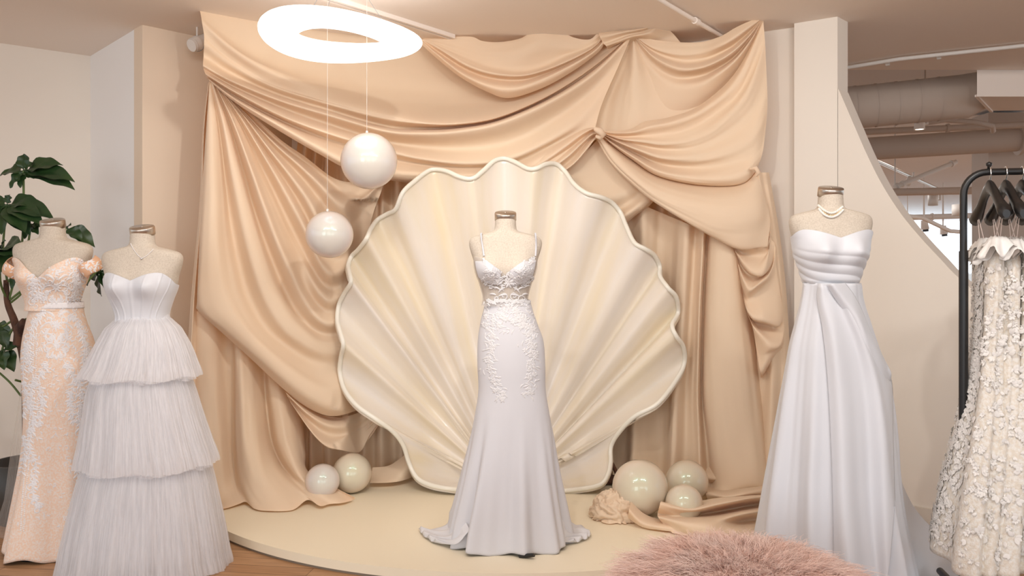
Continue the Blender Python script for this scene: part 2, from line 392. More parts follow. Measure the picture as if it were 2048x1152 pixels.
C0 = [
 [(846,76,4),(880,75,2),(940,73,0),(965,82,-1),(1000,84,0),(1040,77,0),(1065,62,-1),(1090,53,-2),(1110,56,-1),(1145,74,0),(1178,79,0),(1196,66,-2),(1210,61,-2)],
 [(846,78,3),(890,88,1),(940,100,0),(985,108,-1),(1030,106,-2),(1070,94,-3),(1100,90,-2),(1135,96,0),(1170,92,1),(1195,76,-1),(1210,63,-2)],
 [(848,78,3),(890,98,0),(940,120,-1),(985,134,-1),(1035,140,0),(1080,132,2),(1130,112,2),(1175,96,1),(1198,80,0),(1211,66,-2)],
 [(846,79,3),(885,102,-1),(935,132,-4),(985,148,-5),(1040,152,-5),(1085,142,-5),(1135,122,-5),(1180,99,-4),(1200,82,-3),(1212,68,-3)],
 [(844,80,3),(880,106,3),(930,138,2),(985,157,2),(1040,161,2),(1090,148,2),(1140,126,1),(1182,103,0),(1201,85,0),(1212,70,-2)],
 [(842,81,3),(876,110,-2),(925,148,-5),(980,172,-7),(1030,177,-8),(1085,160,-7),(1140,133,-6),(1183,107,-5),(1203,88,-4),(1213,71,-4)],
 [(838,84,4),(870,114,3),(920,154,2),(975,184,1),(1020,196,1),(1085,176,0),(1140,146,0),(1184,115,0),(1204,96,-1),(1214,74,-3)],
]
drape('swag_drape', C0, 'small scalloped peach swag pinned to the ceiling between the ring lamp and the centre knot', wr=.8, seed=2)
T_ = [
 [(1196,64,-2),(1220,60,-4),(1250,58,-4),(1285,53,-4),(1318,45,-2)],
 [(1200,74,-6),(1222,70,-9),(1252,63,-9),(1288,57,-8),(1320,46,-3)],
 [(1206,86,-3),(1226,80,-5),(1255,70,-5),(1290,62,-5),(1321,47,-3)],
 [(1212,92,-5),(1235,84,-8),(1262,74,-8),(1300,66,-6),(1323,48,-3)],
 [(1214,96,0),(1240,88,0),(1270,80,0),(1320,78,2),(1345,66,2)],
 [(1216,98,3),(1245,94,5),(1290,94,6),(1340,94,6),(1362,86,4)],
]
drape('fabric_twist', T_, 'twisted knot of peach fabric bridging the two ceiling pins at top centre', 'drape', wr=.6, seed=3, k=6, m=40)
E_ = [
 [(1262,68,2),(1200,130,4),(1140,190,5),(1090,255,6)],
 [(1262,68,2),(1218,130,2),(1180,195,2),(1150,270,3)],
 [(1262,68,2),(1232,130,2),(1200,200,3),(1178,280,3)],
 [(1262,68,2),(1242,130,6),(1215,200,9),(1202,280,8)],
 [(1264,68,2),(1254,130,5),(1240,200,5),(1228,285,5)],
 [(1265,68,1),(1270,130,0),(1268,200,1),(1265,285,3)],
 [(1266,68,1),(1300,140,5),(1325,210,6),(1340,280,6)],
 [(1268,68,1),(1345,110,9),(1420,170,9),(1470,250,6)],
]
drape('fabric_drape', E_, 'smooth peach fabric panel fanning down from the centre ceiling knot', 'drape', wr=.8, seed=4)
D_ = [
 [(1525,36,0),(1500,42,-3),(1470,56,-4),(1440,73,-3),(1400,84,0),(1350,84,1),(1300,78,1),(1262,66,-2)],
 [(1525,36,0),(1500,54,-5),(1470,76,-7),(1440,92,-6),(1405,104,-2),(1355,106,-1),(1305,94,0),(1263,67,-2)],
 [(1525,37,0),(1500,62,0),(1470,88,0),(1440,106,1),(1405,120,2),(1360,122,2),(1308,104,2),(1263,68,-2)],
 [(1525,37,0),(1500,70,-5),(1470,100,-8),(1440,120,-8),(1400,136,-7),(1355,138,-5),(1306,114,-3),(1264,68,-3)],
 [(1525,38,0),(1500,76,0),(1470,112,2),(1438,134,3),(1400,150,4),(1350,152,4),(1302,122,3),(1264,69,-1)],
 [(1526,38,0),(1500,84,-4),(1470,122,-5),(1435,150,-4),(1392,172,-1),(1340,172,2),(1296,132,3),(1265,70,0)],
 [(1526,40,3),(1495,108,4),(1460,158,6),(1410,205,7),(1355,228,8),(1310,228,9),(1280,170,9),(1266,72,3)],
 [(1526,42,4),(1500,125,6),(1462,175,8),(1410,228,9),(1355,250,10),(1300,255,11),(1275,190,11),(1266,73,4)],
]
drape('swag_drape', D_, 'draped peach swag hanging from the right ceiling corner to the centre ceiling knot', wr=.9, seed=5)
F_ = [
 [(1196,262,-2),(1225,262,-4),(1262,258,-3),(1290,243,-1),(1340,234,0),(1400,210,1),(1470,146,1),(1526,40,0)],
 [(1196,262,-3),(1228,266,-6),(1268,264,-8),(1300,254,-8),(1345,244,-8),(1405,219,-8),(1474,158,-6),(1527,46,-1)],
 [(1196,262,-3),(1235,273,-3),(1285,272,-5),(1320,270,-5),(1365,262,-5),(1425,232,-5),(1485,175,-4),(1529,70,-1)],
 [(1197,263,-3),(1240,278,-6),(1290,284,-8),(1330,288,-8),(1385,280,-8),(1440,250,-9),(1495,190,-7),(1531,100,-1)],
 [(1197,263,-1),(1238,280,-1),(1285,292,-3),(1330,300,-4),(1385,298,-6),(1440,275,-6),(1500,225,-4),(1533,150,0)],
 [(1197,264,-3),(1236,284,-7),(1280,302,-9),(1325,316,-9),(1390,318,-9),(1450,302,-9),(1508,270,-6),(1535,210,0)],
 [(1197,264,0),(1232,286,1),(1275,308,1),(1322,328,-1),(1385,336,-4),(1450,330,-6),(1505,310,-5),(1530,270,0)],
 [(1197,265,-3),(1230,290,-7),(1270,315,-9),(1318,342,-9),(1385,354,-10),(1450,354,-10),(1495,340,-8),(1524,310,-2)],
 [(1197,265,-2),(1228,292,-4),(1268,320,-6),(1315,350,-6),(1382,366,-7),(1450,370,-7),(1490,362,-6),(1514,336,-2)],
 [(1197,266,2),(1226,292,3),(1265,321,3),(1312,351,2),(1382,368,0),(1450,372,0),(1492,364,0),(1514,340,0)],
]
drape('swag_drape', F_, 'large peach swag from the right ceiling corner gathered to the knot above the shell', wr=1.0, seed=6)
G_ = [
 [(1196,266,0),(1226,293,0),(1265,322,0),(1312,352,-1),(1382,369,-2),(1450,373,-3),(1490,366,-3),(1514,342,-1)],
 [(1196,268,-3),(1228,302,-6),(1265,336,-9),(1312,368,-11),(1382,390,-13),(1450,396,-13),(1500,386,-9),(1520,360,-2)],
 [(1195,272,-4),(1228,316,-9),(1268,354,-13),(1322,392,-15),(1392,418,-17),(1450,432,-17),(1515,422,-11),(1530,400,-3)],
 [(1195,276,-3),(1222,320,-8),(1262,360,-12),(1312,398,-14),(1382,436,-16),(1440,462,-16),(1505,462,-11),(1540,440,-3)],
 [(1194,280,-2),(1218,322,-6),(1256,362,-9),(1302,400,-11),(1362,438,-13),(1425,474,-13),(1480,498,-11),(1535,492,-5)],
 [(1194,280,2),(1218,320,2),(1256,358,2),(1302,396,1),(1362,432,0),(1425,468,0),(1480,492,0),(1535,486,0)],
]
drape('sash_drape', G_, 'wide peach sash swooping down to the right from the knot above the shell', wr=.6, seed=7)
H_ = [
 [(1200,262,-5),(1185,255,-5),(1160,262,-3),(1120,285,0),(1070,318,0),(1030,340,0)],
 [(1200,262,-8),(1186,258,-11),(1164,268,-9),(1128,294,-7),(1082,326,-5),(1042,348,-3)],
 [(1199,264,-4),(1184,264,-5),(1166,276,-4),(1132,303,-2),(1090,332,0),(1050,352,0)],
 [(1199,266,-8),(1184,269,-12),(1166,284,-10),(1136,312,-8),(1098,339,-5),(1060,356,-3)],
 [(1198,268,-3),(1184,274,-5),(1168,290,-4),(1142,318,-2),(1106,344,0),(1070,360,0)],
 [(1198,270,-7),(1186,282,-10),(1172,300,-9),(1148,327,-7),(1115,350,-4),(1080,366,-2)],
 [(1196,272,0),(1186,284,0),(1173,302,1),(1150,328,2),(1118,352,3),(1084,368,4)],
]
drape('gathered_fabric', H_, 'gathered peach folds running down left from the knot above the shell', 'drape', wr=.5, seed=8, k=6, m=50)
MB().tube([P(1190,258,4.40), P(1199,262,4.385), P(1206,268,4.40), P(1200,275,4.42), P(1191,272,4.42)], [.012,.02,.018,.016,.010], 10).obj('fabric_knot', M['drape'])
setp(bpy.data.objects['fabric_knot'], 'small tight peach fabric knot above the top right of the shell', 'knot')
I_ = [
 [(1194,280,4),(1165,310,5),(1130,340,6),(1090,360,7)],
 [(1215,305,3),(1180,335,4),(1140,352,5),(1090,368,6)],
 [(1245,335,2),(1215,362,1),(1170,372,2),(1120,380,3)],
 [(1275,362,1),(1250,384,-2),(1205,398,-3),(1160,402,-2)],
 [(1290,375,1),(1262,402,1),(1225,420,2),(1180,428,3)],
 [(1302,384,0),(1280,406,-3),(1250,428,-5),(1215,448,-4)],
 [(1310,390,0),(1290,412,-1),(1264,432,-2),(1235,458,0)],
 [(1316,392,5),(1296,414,6),(1268,434,6),(1238,462,6)],
]
drape('under_swag', I_, 'shaded peach swag tucked behind the upper right edge of the shell', 'drape', wr=.5, seed=9, k=7, m=50)
J_ = []
for a, b, c, d, e in ((1225,1225,1225,1225,14),(1262,1262,1255,1250,12),(1285,1285,1268,1262,3),(1306,1298,1290,1280,6),(1322,1312,1318,1322,10),(1345,1340,1338,1330,6),(1362,1352,1345,1336,-2),(1378,1368,1356,1346,-4),
                      (1390,1380,1372,1368,3),(1398,1392,1386,1390,0),(1408,1400,1396,1402,-4),(1415,1407,1404,1420,6),(1424,1416,1412,1436,-4),(1444,1442,1446,1470,-7),(1460,1472,1486,1508,-6),(1468,1490,1510,1530,-1),(1474,1500,1522,1546,6)):
    top = 395+(a-1250)*.42 if a > 1250 else 395
    J_.append([(a, top, e+3), (a*.6+b*.4, 520, e+1), (b, 620, e), (c, 780, e), ((c+d)/2, 880, e-1), (d, 955+max(0, (a-1340)*.12), e-3), (d+6*math.sin(a), 988+6*math.sin(a*.7), 0, .012+.02*abs(math.sin(a*.31)))])
drape('long_curtain', J_, 'long straight peach curtain falling to the stage right of the shell', 'curtain', wr=.9, seed=10, m=110, k=7)
# side panel behind the cascade
N_ = []
for a, b, c, d, e in ((1490,1505,1515,1500,6),(1508,1530,1530,1520,4),(1516,1545,1545,1540,-1),(1524,1558,1560,1560,3),(1532,1566,1572,1575,4),(1538,1574,1582,1588,9)):
    N_.append([(a, 345, e-2), (a*.4+b*.6, 470, e), (b, 600, e), (c, 760, e), (d, 900, e), (d, 985, e)])
drape('side_curtain', N_, 'narrow flat peach curtain falling beside the pillar behind the puffed cascade', 'curtain', wr=.7, seed=11, k=7)
K2 = [
 [(1462,486,-4),(1490,494,-8),(1515,497,-8),(1538,480,-3),(1534,420,0),(1512,345,0)],
 [(1466,494,0),(1490,508,-1),(1515,512,-3),(1535,505,-2),(1540,460,0),(1520,380,2)],
 [(1470,502,-3),(1488,528,-9),(1505,545,-12),(1526,547,-11),(1540,520,-4),(1540,470,0)],
 [(1472,512,2),(1488,540,1),(1505,552,0),(1525,551,-2),(1545,530,0),(1550,490,0)],
 [(1476,530,-3),(1487,560,-9),(1500,578,-12),(1518,568,-12),(1535,556,-7),(1552,530,0)],
 [(1480,560,0),(1488,590,-3),(1497,602,-5),(1518,586,-4),(1540,572,-2),(1556,560,0)],
 [(1484,580,-4),(1492,615,-9),(1506,636,-12),(1530,642,-12),(1558,648,-7),(1566,620,0)],
 [(1488,600,3),(1497,630,3),(1512,646,3),(1535,650,1),(1558,655,0),(1568,650,0)],
 [(1496,630,-3),(1508,655,-7),(1524,672,-10),(1542,688,-11),(1560,690,-8),(1568,670,0)],
 [(1505,650,-1),(1512,690,-4),(1520,712,-6),(1534,708,-8),(1552,698,-6),(1564,690,-1)],
 [(1512,680,-3),(1516,720,-6),(1521,744,-7),(1530,735,-7),(1545,712,-5),(1562,692,0)],
 [(1516,700,3),(1519,740,3),(1522,756,3),(1531,744,3),(1546,720,3),(1564,696,3)],
]
drape('puffed_cascade', K2, 'puffed cascade of peach fabric bunched at the right end of the sash', 'drape', wr=.4, seed=12, k=6, m=60)
# knot at right edge
MB().tube([P(1500,338,4.22), P(1512,336,4.19), P(1517,345,4.19), P(1512,352,4.21)], [.006,.012,.012,.006], 8).obj('fabric_knot', M['drape'])
setp(bpy.data.objects['fabric_knot.001'], 'small peach fabric knot at the far right edge of the drapes', 'knot')
# left side: sash tied at the upper left
S_ = [
 [(419,163,0),(412,260,1),(404,380,2),(398,500,2),(394,600,2),(396,622,2),(440,662,0),(500,716,-2),(560,772,-3),(610,812,-2),(660,832,0),(710,822,3),(765,795,6)],
 [(419,163,-1),(414,260,-3),(410,380,-5),(404,500,-6),(400,590,-6),(412,625,-7),(455,662,-9),(512,712,-11),(570,762,-12),(620,798,-11),(665,815,-8),(712,805,-3),(765,775,4)],
 [(420,164,-1),(424,260,-5),(428,380,-8),(432,500,-9),(440,580,-9),(462,625,-10),(495,664,-11),(540,706,-12),(590,746,-12),(635,774,-10),(675,785,-6),(715,775,-1),(760,745,5)],
 [(421,164,-1),(434,260,-3),(444,380,-4),(452,480,-4),(468,570,-5),(490,625,-6),(520,668,-7),(558,702,-7),(600,732,-6),(640,752,-4),(680,758,-1),(715,745,2),(750,715,6)],
 [(422,165,-1),(438,250,0),(452,360,1),(466,460,1),(488,560,0),(512,620,-1),(540,662,-2),(575,692,-2),(612,716,-1),(648,728,0),(680,730,3),(712,715,5),(745,690,7)],
 [(424,165,-2),(446,250,-5),(466,360,-7),(488,460,-8),(512,550,-9),(536,610,-9),(565,655,-9),(598,682,-8),(630,700,-6),(660,706,-3),(690,698,0),(715,685,4),(742,665,7)],
 [(426,166,-2),(452,245,-4),(480,350,-6),(505,440,-6),(532,530,-7),(556,590,-7),(584,636,-7),(612,664,-6),(638,682,-4),(664,686,-1),(690,678,2),(712,668,5),(738,650,7)],
 [(428,167,0),(456,240,1),(486,340,2),(512,430,2),(540,510,2),(566,572,2),(592,620,1),(616,648,1),(642,664,2),(666,668,3),(690,660,4),(712,650,6),(736,635,8)],
 [(430,168,-2),(464,240,-6),(498,330,-8),(526,410,-9),(556,490,-9),(584,550,-9),(606,596,-8),(628,628,-8),(650,646,-6),(670,646,-3),(690,636,1),(712,628,4),(734,615,8)],
 [(431,168,-1),(468,238,-3),(505,325,-3),(535,400,-3),(566,478,-4),(594,536,-3),(612,576,-2),(632,606,0),(652,622,1),(672,622,3),(692,612,4),(712,604,6),(732,592,8)],
 [(432,169,-1),(472,236,-1),(510,318,1),(542,388,2),(574,460,2),(600,512,1),(618,552,-3),(636,582,-6),(656,600,-6),(674,598,-2),(692,590,2),(712,582,5),(732,570,8)],
 [(433,169,0),(474,234,1),(515,312,3),(548,378,4),(580,444,4),(606,494,3),(624,532,2),(642,562,2),(660,576,3),(676,574,4),(694,566,5),(712,558,7),(732,548,8)],
 [(434,169,-1),(480,233,-4),(524,306,-5),(560,366,-5),(592,424,-6),(616,472,-7),(632,510,-8),(648,536,-8),(664,548,-6),(680,544,-2),(696,536,2),(714,528,5),(732,515,8)],
 [(435,170,0),(484,232,0),(530,302,2),(568,356,3),(600,408,3),(624,454,3),(640,490,3),(656,512,3),(670,520,4),(684,514,5),(700,504,6),(716,494,7),(734,480,8)],
 [(437,171,-1),(488,232,-3),(538,298,-4),(578,348,-4),(612,394,-5),(636,436,-6),(654,466,-6),(670,482,-4),(684,482,-2),(698,472,1),(714,458,4),(730,444,6),(746,428,8)],
 [(439,172,1),(492,232,3),(545,294,5),(588,338,6),(624,380,6),(650,414,6),(668,438,6),(684,450,7),(700,446,7),(716,434,8),(732,418,9),(746,404,10),(760,390,10)],
 [(441,173,0),(496,232,1),(552,290,1),(598,330,0),(636,366,-1),(664,396,-2),(684,412,-1),(702,416,1),(718,406,3),(734,394,5),(748,380,7),(762,366,9),(774,350,10)],
 [(443,174,2),(500,232,6),(558,286,8),(606,322,9),(646,352,9),(676,378,9),(698,390,9),(716,390,10),(732,382,10),(746,372,11),(758,362,11),(770,352,11),(782,342,12)],
 [(445,175,2),(505,230,5),(562,280,6),(608,312,5),(636,334,5),(660,352,6),(684,362,7),(706,364,8),(724,360,9),(740,354,9),(754,348,10),(770,342,11),(788,334,12)],
]
drape('side_drape', S_, 'tall peach drape tied at upper left and looped in stacked cowl folds toward the shell', wr=.6, seed=13, m=130, k=7, behind=True)
# narrow strip left of the sash from the tie
L_ = []
for a, b, c, d, e in ((417,398,380,372,9),(418,402,386,378,2),(419,406,392,388,5),(421,412,402,410,8),(424,430,430,440,9)):
    L_.append([(a, 164, 1), ((a+b)/2-2, 260, e), (b, 420, e), (c, 620, e), (d, 800, e), (d+6, 960, e), (d+22, 1012, 0)])
drape('edge_curtain', L_, 'narrow strip of peach curtain at the far left edge of the drapes', 'curtain', wr=.5, seed=14)
O_ = [
 [(384,620,8),(386,760,8),(392,900,6),(418,1015,0,.01),(430,1020,0,.008)],
 [(402,625,4),(404,760,3),(412,900,0),(432,1000,-2),(436,1019,0,.008)],
 [(428,650,5),(432,780,3),(440,900,1),(448,985,-2),(455,1016,0,.01)],
 [(450,668,10),(455,780,9),(460,900,6),(466,970,2),(478,1008,0,.015)],
 [(466,680,9),(468,780,8),(470,900,5),(476,965,1),(492,1004,0,.02)],
 [(470,682,4),(472,780,0),(474,890,-3),(486,970,-8),(510,1018,0,.01)],
 [(482,690,2),(486,790,-5),(490,890,-9),(506,970,-14),(540,1022,0,.008)],
 [(500,705,4),(506,800,-2),(514,890,-8),(536,960,-14),(585,1020,0,.008)],
 [(516,720,9),(524,810,6),(534,890,2),(560,950,-8),(615,1000,0,.03)],
 [(528,735,12),(534,815,12),(546,890,9),(576,948,-1),(640,1012,0,.02)],
 [(536,745,9),(546,820,3),(558,890,-2),(592,950,-10),(660,1008,0,.015)],
 [(552,755,8),(566,830,-1),(580,895,-6),(612,958,-12),(684,1006,0,.015)],
 [(570,770,9),(588,840,3),(600,900,0),(622,950,-4),(706,1000,0,.012)],
 [(586,782,12),(602,850,8),(609,905,5),(618,945,0),(708,994,0,.035)],
 [(596,790,16),(606,850,14),(611,905,12),(616,950,6),(680,985,0,.02)],
]
drape('floor_drape', O_, 'flared peach drape spilling onto the stage at left beneath the tied loop', wr=.9, seed=15, k=7, m=90)
Q_ = [
 [(566,775,4),(610,812,5),(660,835,8),(710,828,10),(770,800,14)],
 [(572,786,-4),(615,826,-6),(660,850,-3),(705,848,4),(765,815,12)],
 [(576,795,0),(618,842,-2),(655,868,0),(700,865,5),(762,828,12)],
 [(580,802,-6),(620,858,-9),(650,884,-9),(690,878,-1),(758,838,10)],
 [(582,806,-4),(622,864,-8),(652,893,-9),(682,900,-7),(718,903,-4),(740,868,4),(766,835,12)],
 [(582,806,2),(622,862,1),(652,890,1),(682,896,1),(716,900,1),(738,868,6),(764,835,12)],
]
drape('looped_drape', Q_, 'low hanging peach fabric loop above the two pearls on the left', 'drape', wr=.5, seed=16, k=8, m=60, behind=True)
# folds inside the loop
Q2 = []
for i, (a, b) in enumerate(((640,700),(660,720),(668,735),(680,745),(700,752),(712,760),(735,768))):
    d = 10 if i % 2 else 4
    Q2.append([(a, 826+i*2, d), (a*.5+b*.5+6, 848, d+2), (a+(16 if i < 4 else 4), 890-i*1.5, d+2)])
o = drape('inner_folds', [[(762,800,16),(700,834,10),(640,830,8)],[(765,806,11),(712,846,3),(652,850,4)],[(767,812,16),(720,856,10),(655,862,9)],[(768,818,10),(722,868,3),(668,885,4)],[(768,826,15),(726,876,9),(672,890,8)],[(768,834,11),(728,890,5),(700,902,4)]],
  'shaded inner folds of peach fabric inside the low loop at left', 'drape', wr=.4, seed=17, k=7, m=50, behind=True)
# fabric on the floor, right
R_ = [
 [(1560,975,0),(1545,985,0,.02),(1500,990,0,.10),(1440,995,0,.09),(1380,1005,0,.05),(1330,1010,0,.03)],
 [(1570,985,0,.02),(1545,992,0,.10),(1495,998,0,.14),(1440,1008,0,.12),(1380,1018,0,.09),(1322,1003,0,.12)],
 [(1575,1000,0,.02),(1545,1006,0,.04),(1495,1012,0,.05),(1430,1024,0,.03),(1370,1030,0,.05),(1318,1015,0,.10)],
 [(1575,1015,0,.02),(1545,1018,0,.08),(1490,1026,0,.10),(1430,1036,0,.07),(1370,1036,0,.05),(1315,1028,0,.05)],
 [(1575,1035,0,.02),(1545,1034,0,.05),(1485,1042,0,.04),(1430,1048,0,.07),(1370,1044,0,.07),(1316,1034,0,.06)],
 [(1575,1050,0,.02),(1540,1052,0,.02),(1485,1060,0,.04),(1430,1066,0,.04),(1375,1060,0,.04),(1325,1046,0,.03)],
 [(1575,1068,0,.01),(1540,1070,0,.01),(1485,1078,0,.01),(1430,1080,0,.008),(1378,1072,0,.008),(1345,1066,0,.008)],
]
drape('floor_drape', R_, 'folded peach fabric spread on the stage in front of the right pearls', wr=0, seed=18, k=7, m=70)
R2 = [
 [(1405,930,6),(1450,935,3),(1500,935,2),(1540,925,2)],
 [(1400,955,0),(1440,958,-6),(1490,962,-6),(1545,950,0)],
 [(1405,968,2),(1445,975,2),(1495,972,0),(1545,965,0)],
 [(1410,985,0,.06),(1450,992,0,.10),(1500,985,0,.12),(1548,980,0,.08)],
 [(1415,1000,0,.02),(1450,1004,0,.03),(1500,1003,0,.03),(1548,998,0,.02)],
]
drape('gathered_fabric', R2, 'crumpled peach folds at the foot of the long curtain behind the right pearls', 'drape', wr=.8, seed=19, k=7, m=60)
# rosette
def rosette(cx, cy, Yc, rx, ry, rz, seed):
    rows = []; c = P(cx, cy, Yc)
    for i in range(46):
        th = PI*.5*i/45*1.0; r = []
        for j in range(100):
            ph = 2*PI*j/100
            d = Vector((math.cos(ph)*math.sin(th), math.sin(ph)*math.sin(th), math.cos(th)))
            q = d*2.2+Vector((seed, 0, 0)); q += .8*noise.noise_vector(q*.9)
            n1 = abs(noise.noise(q*1.1)); n2 = abs(noise.noise(q*2.3+Vector((5, 1, 2))))
            k = 1.04-.75*max(0, .28-n1)-.28*max(0, .22-n2)
            p = Vector((d.x*rx*k, d.y*ry*k, d.z*rz*k*1.05))
            r.append(Vector((c.x, c.y, SZ+.005))+p)
        rows.append(r)
    return MB().grid(rows, cu=True)
setp(rosette(1232, 1030, 3.92, .13, .12, .125, 3.3).obj('crumpled_fabric', M['drape']), 'crumpled peach fabric bundle on the stage left of the largest floor pearl', 'fabric bundle')
R3 = [
 [(1262,1002,0,.10),(1285,1025,0,.05),(1310,1036,0,.02),(1335,1040,0,.02)],
 [(1258,1020,0,.09),(1282,1042,0,.04),(1312,1050,0,.03),(1345,1052,0,.03)],
 [(1256,1036,0,.03),(1284,1054,0,.01),(1318,1060,0,.01),(1355,1064,0,.01)],
]
drape('fabric_tail', R3, 'flat tail of peach fabric joining crumpled bundle to the floor folds', 'drape', wr=0, seed=20, k=6, m=40)
# cloth on the floor at the back left, behind the pearls
R4 = [
 [(745,935,0),(780,930,0),(815,905,0),(835,890,0)],
 [(742,955,-6),(780,952,-8),(812,938,-8),(840,915,-4)],
 [(740,966,0,.03),(782,965,0,.03),(815,958,0,.03),(850,940,0,.03)],
]
drape('floor_drape', R4, 'shaded peach cloth lying on the stage behind the left pearls near the shell foot', wr=.3, seed=21, k=7, m=40, off=10)
# ------------------------------------------------------------------ shell
def shellmat():
    m = mat('pearly_cream_lacquer', (.88, .83, .72), .32, spec=.5, coat=.7, coatr=.08)
    nt = m.node_tree; b = nt.nodes['Principled BSDF']
    uv = nt.nodes.new('ShaderNodeUVMap'); uv.uv_map = 'UVMap'
    mp = nt.nodes.new('ShaderNodeMapping'); mp.inputs['Scale'].default_value = (30, 1.6, 1)
    nz = nt.nodes.new('ShaderNodeTexNoise'); nz.inputs['Scale'].default_value = 1; nz.inputs['Detail'].default_value = 5
    rp = nt.nodes.new('ShaderNodeValToRGB'); e = rp.color_ramp.elements
    e[0].position = .35; e[0].color = (.87, .80, .73, 1); e[1].position = .72; e[1].color = (.87, .75, .55, 1)
    e2 = rp.color_ramp.elements.new(.5); e2.color = (.88, .79, .68, 1)
    nt.links.new(uv.outputs[0], mp.inputs[0]); nt.links.new(mp.outputs[0], nz.inputs['Vector'])
    nt.links.new(nz.outputs['Fac'], rp.inputs[0]); nt.links.new(rp.outputs[0], b.inputs['Base Color'])
    m2 = nt.nodes.new('ShaderNodeMapping'); m2.inputs['Scale'].default_value = (120, 5, 1)
    n2 = nt.nodes.new('ShaderNodeTexNoise'); n2.inputs['Scale'].default_value = 1; n2.inputs['Detail'].default_value = 4
    bp = nt.nodes.new('ShaderNodeBump'); bp.inputs['Strength'].default_value = .35; bp.inputs['Distance'].default_value = .004
    nt.links.new(uv.outputs[0], m2.inputs[0]); nt.links.new(m2.outputs[0], n2.inputs['Vector']); nt.links.new(n2.outputs['Fac'], bp.inputs['Height'])
    nt.links.new(bp.outputs[0], b.inputs['Normal']); nt.links.new(bp.outputs[0], b.inputs['Coat Normal'])
    return m
MS = shellmat()
# rim points (px, py, flute): flute +1 = crest turned to the viewer, -1 = trough
RIM = [(1010,985,0),(950,982,0),(905,978,1),(862,970,.5),(834,955,-.3),(818,925,-1),(806,889,-.6),(785,862,.2),(752,838,1),(715,812,.6),(690,780,-.2),(680,745,-1),(682,715,-.3),(687,689,1),(680,662,.4),(675,640,-.4),(678,610,-1),(690,585,-.1),(702,565,1),(699,545,.4),(697,530,-.4),(704,512,-1),(718,498,0),(733,478,1),(742,458,.3),(755,440,-1),(775,428,-.5),(792,418,.5),(806,385,1),(830,362,.2),(855,343,-.8),(872,339,-1),(895,343,-.3),(920,354,.6),(945,357,1),(968,340,.2),(988,322,-.6),(1009,317,-1),(1030,324,-.4),(1055,337,.7),(1072,337,1),(1092,328,.2),(1112,328,-.8),(1130,343,-1),(1148,368,.2),(1172,386,1),(1200,394,.7),(1222,404,-.5),(1240,424,-1),(1252,452,-.3),(1268,485,.8),(1290,498,1),(1308,510,0),(1319,532,-1),(1320,553,-.2),(1336,576,.8),(1352,594,.2),(1356,625,-1),(1344,650,.5),(1352,672,1),(1366,692,0),(1369,722,-1),(1356,754,-.4),(1316,806,.8),(1270,832,.6),(1240,862,-.4),(1222,892,-1),(1221,925,-.2),(1215,950,.6),(1198,970,1),(1150,979,.3),(1080,985,0),(1010,985,0)]
sh = empty('giant_shell', (0, 4.45, SZ), 'giant cream scallop shell standing upright on the stage behind the middle gown', 'shell sculpture')
rim = spline(RIM, 6); NR = len(rim); HX, HY = 1018, 985
def rimY(px, py):
    h = (985-py)/670
    return 4.36-.05*math.sin(PI*h)+.03*h
rows = []; KS = 60
for i in range(KS+1):
    s = i/KS; r = []
    for (px, py, fl) in rim:
        # straight ribs from hinge, slightly curved near the rim
        x = HX+(px-HX)*s; y = HY+(py-HY)*s
        Yr = rimY(px, py)
        bowl = .24*(1-s**2.2)*min(1, .25+1.6*s) if s < 1 else 0
        base = 4.40 if s == 0 else 0
        Y = (4.42*(1-s)+Yr*s)+bowl*.75
        Y -= fl*.048*(s**.8)*(1+.25*s)
        if s > .93: Y += .0
        p = P(x, y, Y)
        if p.z < SZ+.012: p.z = SZ+.012
        r.append(p)
    rows.append(r)
mb = MB(); mb.grid(rows)
o = mb.obj('shell_body', MS, sh, True, 0)
so = o.modifiers.new('thickness', 'SOLIDIFY'); so.thickness = .022; so.offset = -1
mbr = MB(); pts = [v+Vector((0, -.004, 0)) for v in rows[-1]]
mbr.tube(pts, .0125, 10, cap=False); mbr.obj('shell_lip', mat('pale_cream_lip', (.90, .86, .76), .35, coat=.4), sh)
# wooden prop under the right of the shell
wb = MB().box((.545, 4.52, SZ+.03), (.16, .05, .04)); wb.tube([(.50, 4.52, SZ+.05), (.56, 4.52, SZ+.17)], .012, 6).tube([(.60, 4.52, SZ+.05), (.54, 4.52, SZ+.17)], .012, 6)
wb.obj('prop_frame', M['bark'], sh)
# ------------------------------------------------------------------ pearls
def pearlmat(name, col):
    m = mat(name, col, .28, spec=.6, coat=.9, coatr=.05)
    b = m.node_tree.nodes['Principled BSDF']
    try:
        b.inputs['Thin Film Thickness'].default_value = 380; b.inputs['Thin Film IOR'].default_value = 1.35
    except KeyError: pass
    return m
MP = [pearlmat('pearl_white_gloss', (.74, .68, .62)), pearlmat('pearl_cream_gloss', (.74, .65, .50))]
def pearl(px, py, r, Y, label, m, group, wire=False, nbump=.0):
    c = P(px, py, Y); R = r/FP*Y
    if not wire: c.z = max(c.z, SZ+R)
    root = empty('hanging_pearl' if wire else 'floor_pearl', (c.x, c.y, c.z-R), label, 'pearl ball', group)
    rows = [[c+Vector((math.sin(t)*math.cos(p), math.sin(t)*math.sin(p), math.cos(t)))*R for p in [2*PI*j/64 for j in range(64)]] for t in [PI*i/40 for i in range(41)]]
    MB().grid(rows, cu=True, flip=True).obj('ball', m, root)
    if wire:
        MB().tube([c+Vector((-.01, 0, R*.99)), Vector((c.x-.01, c.y, CZ))], .0009, 5).obj('thread', M['white'], root)
        MB().tube([c+Vector((-.01, 0, R*.97)), c+Vector((-.01, 0, R+.01))], .006, 8).obj('eyelet', M['white'], root)
    return root
g = 'large pearl balls of the shell display'
pearl(738, 322, 56, 3.85, 'larger upper pearl ball hanging in the air left of the shell', MP[0], g, True)
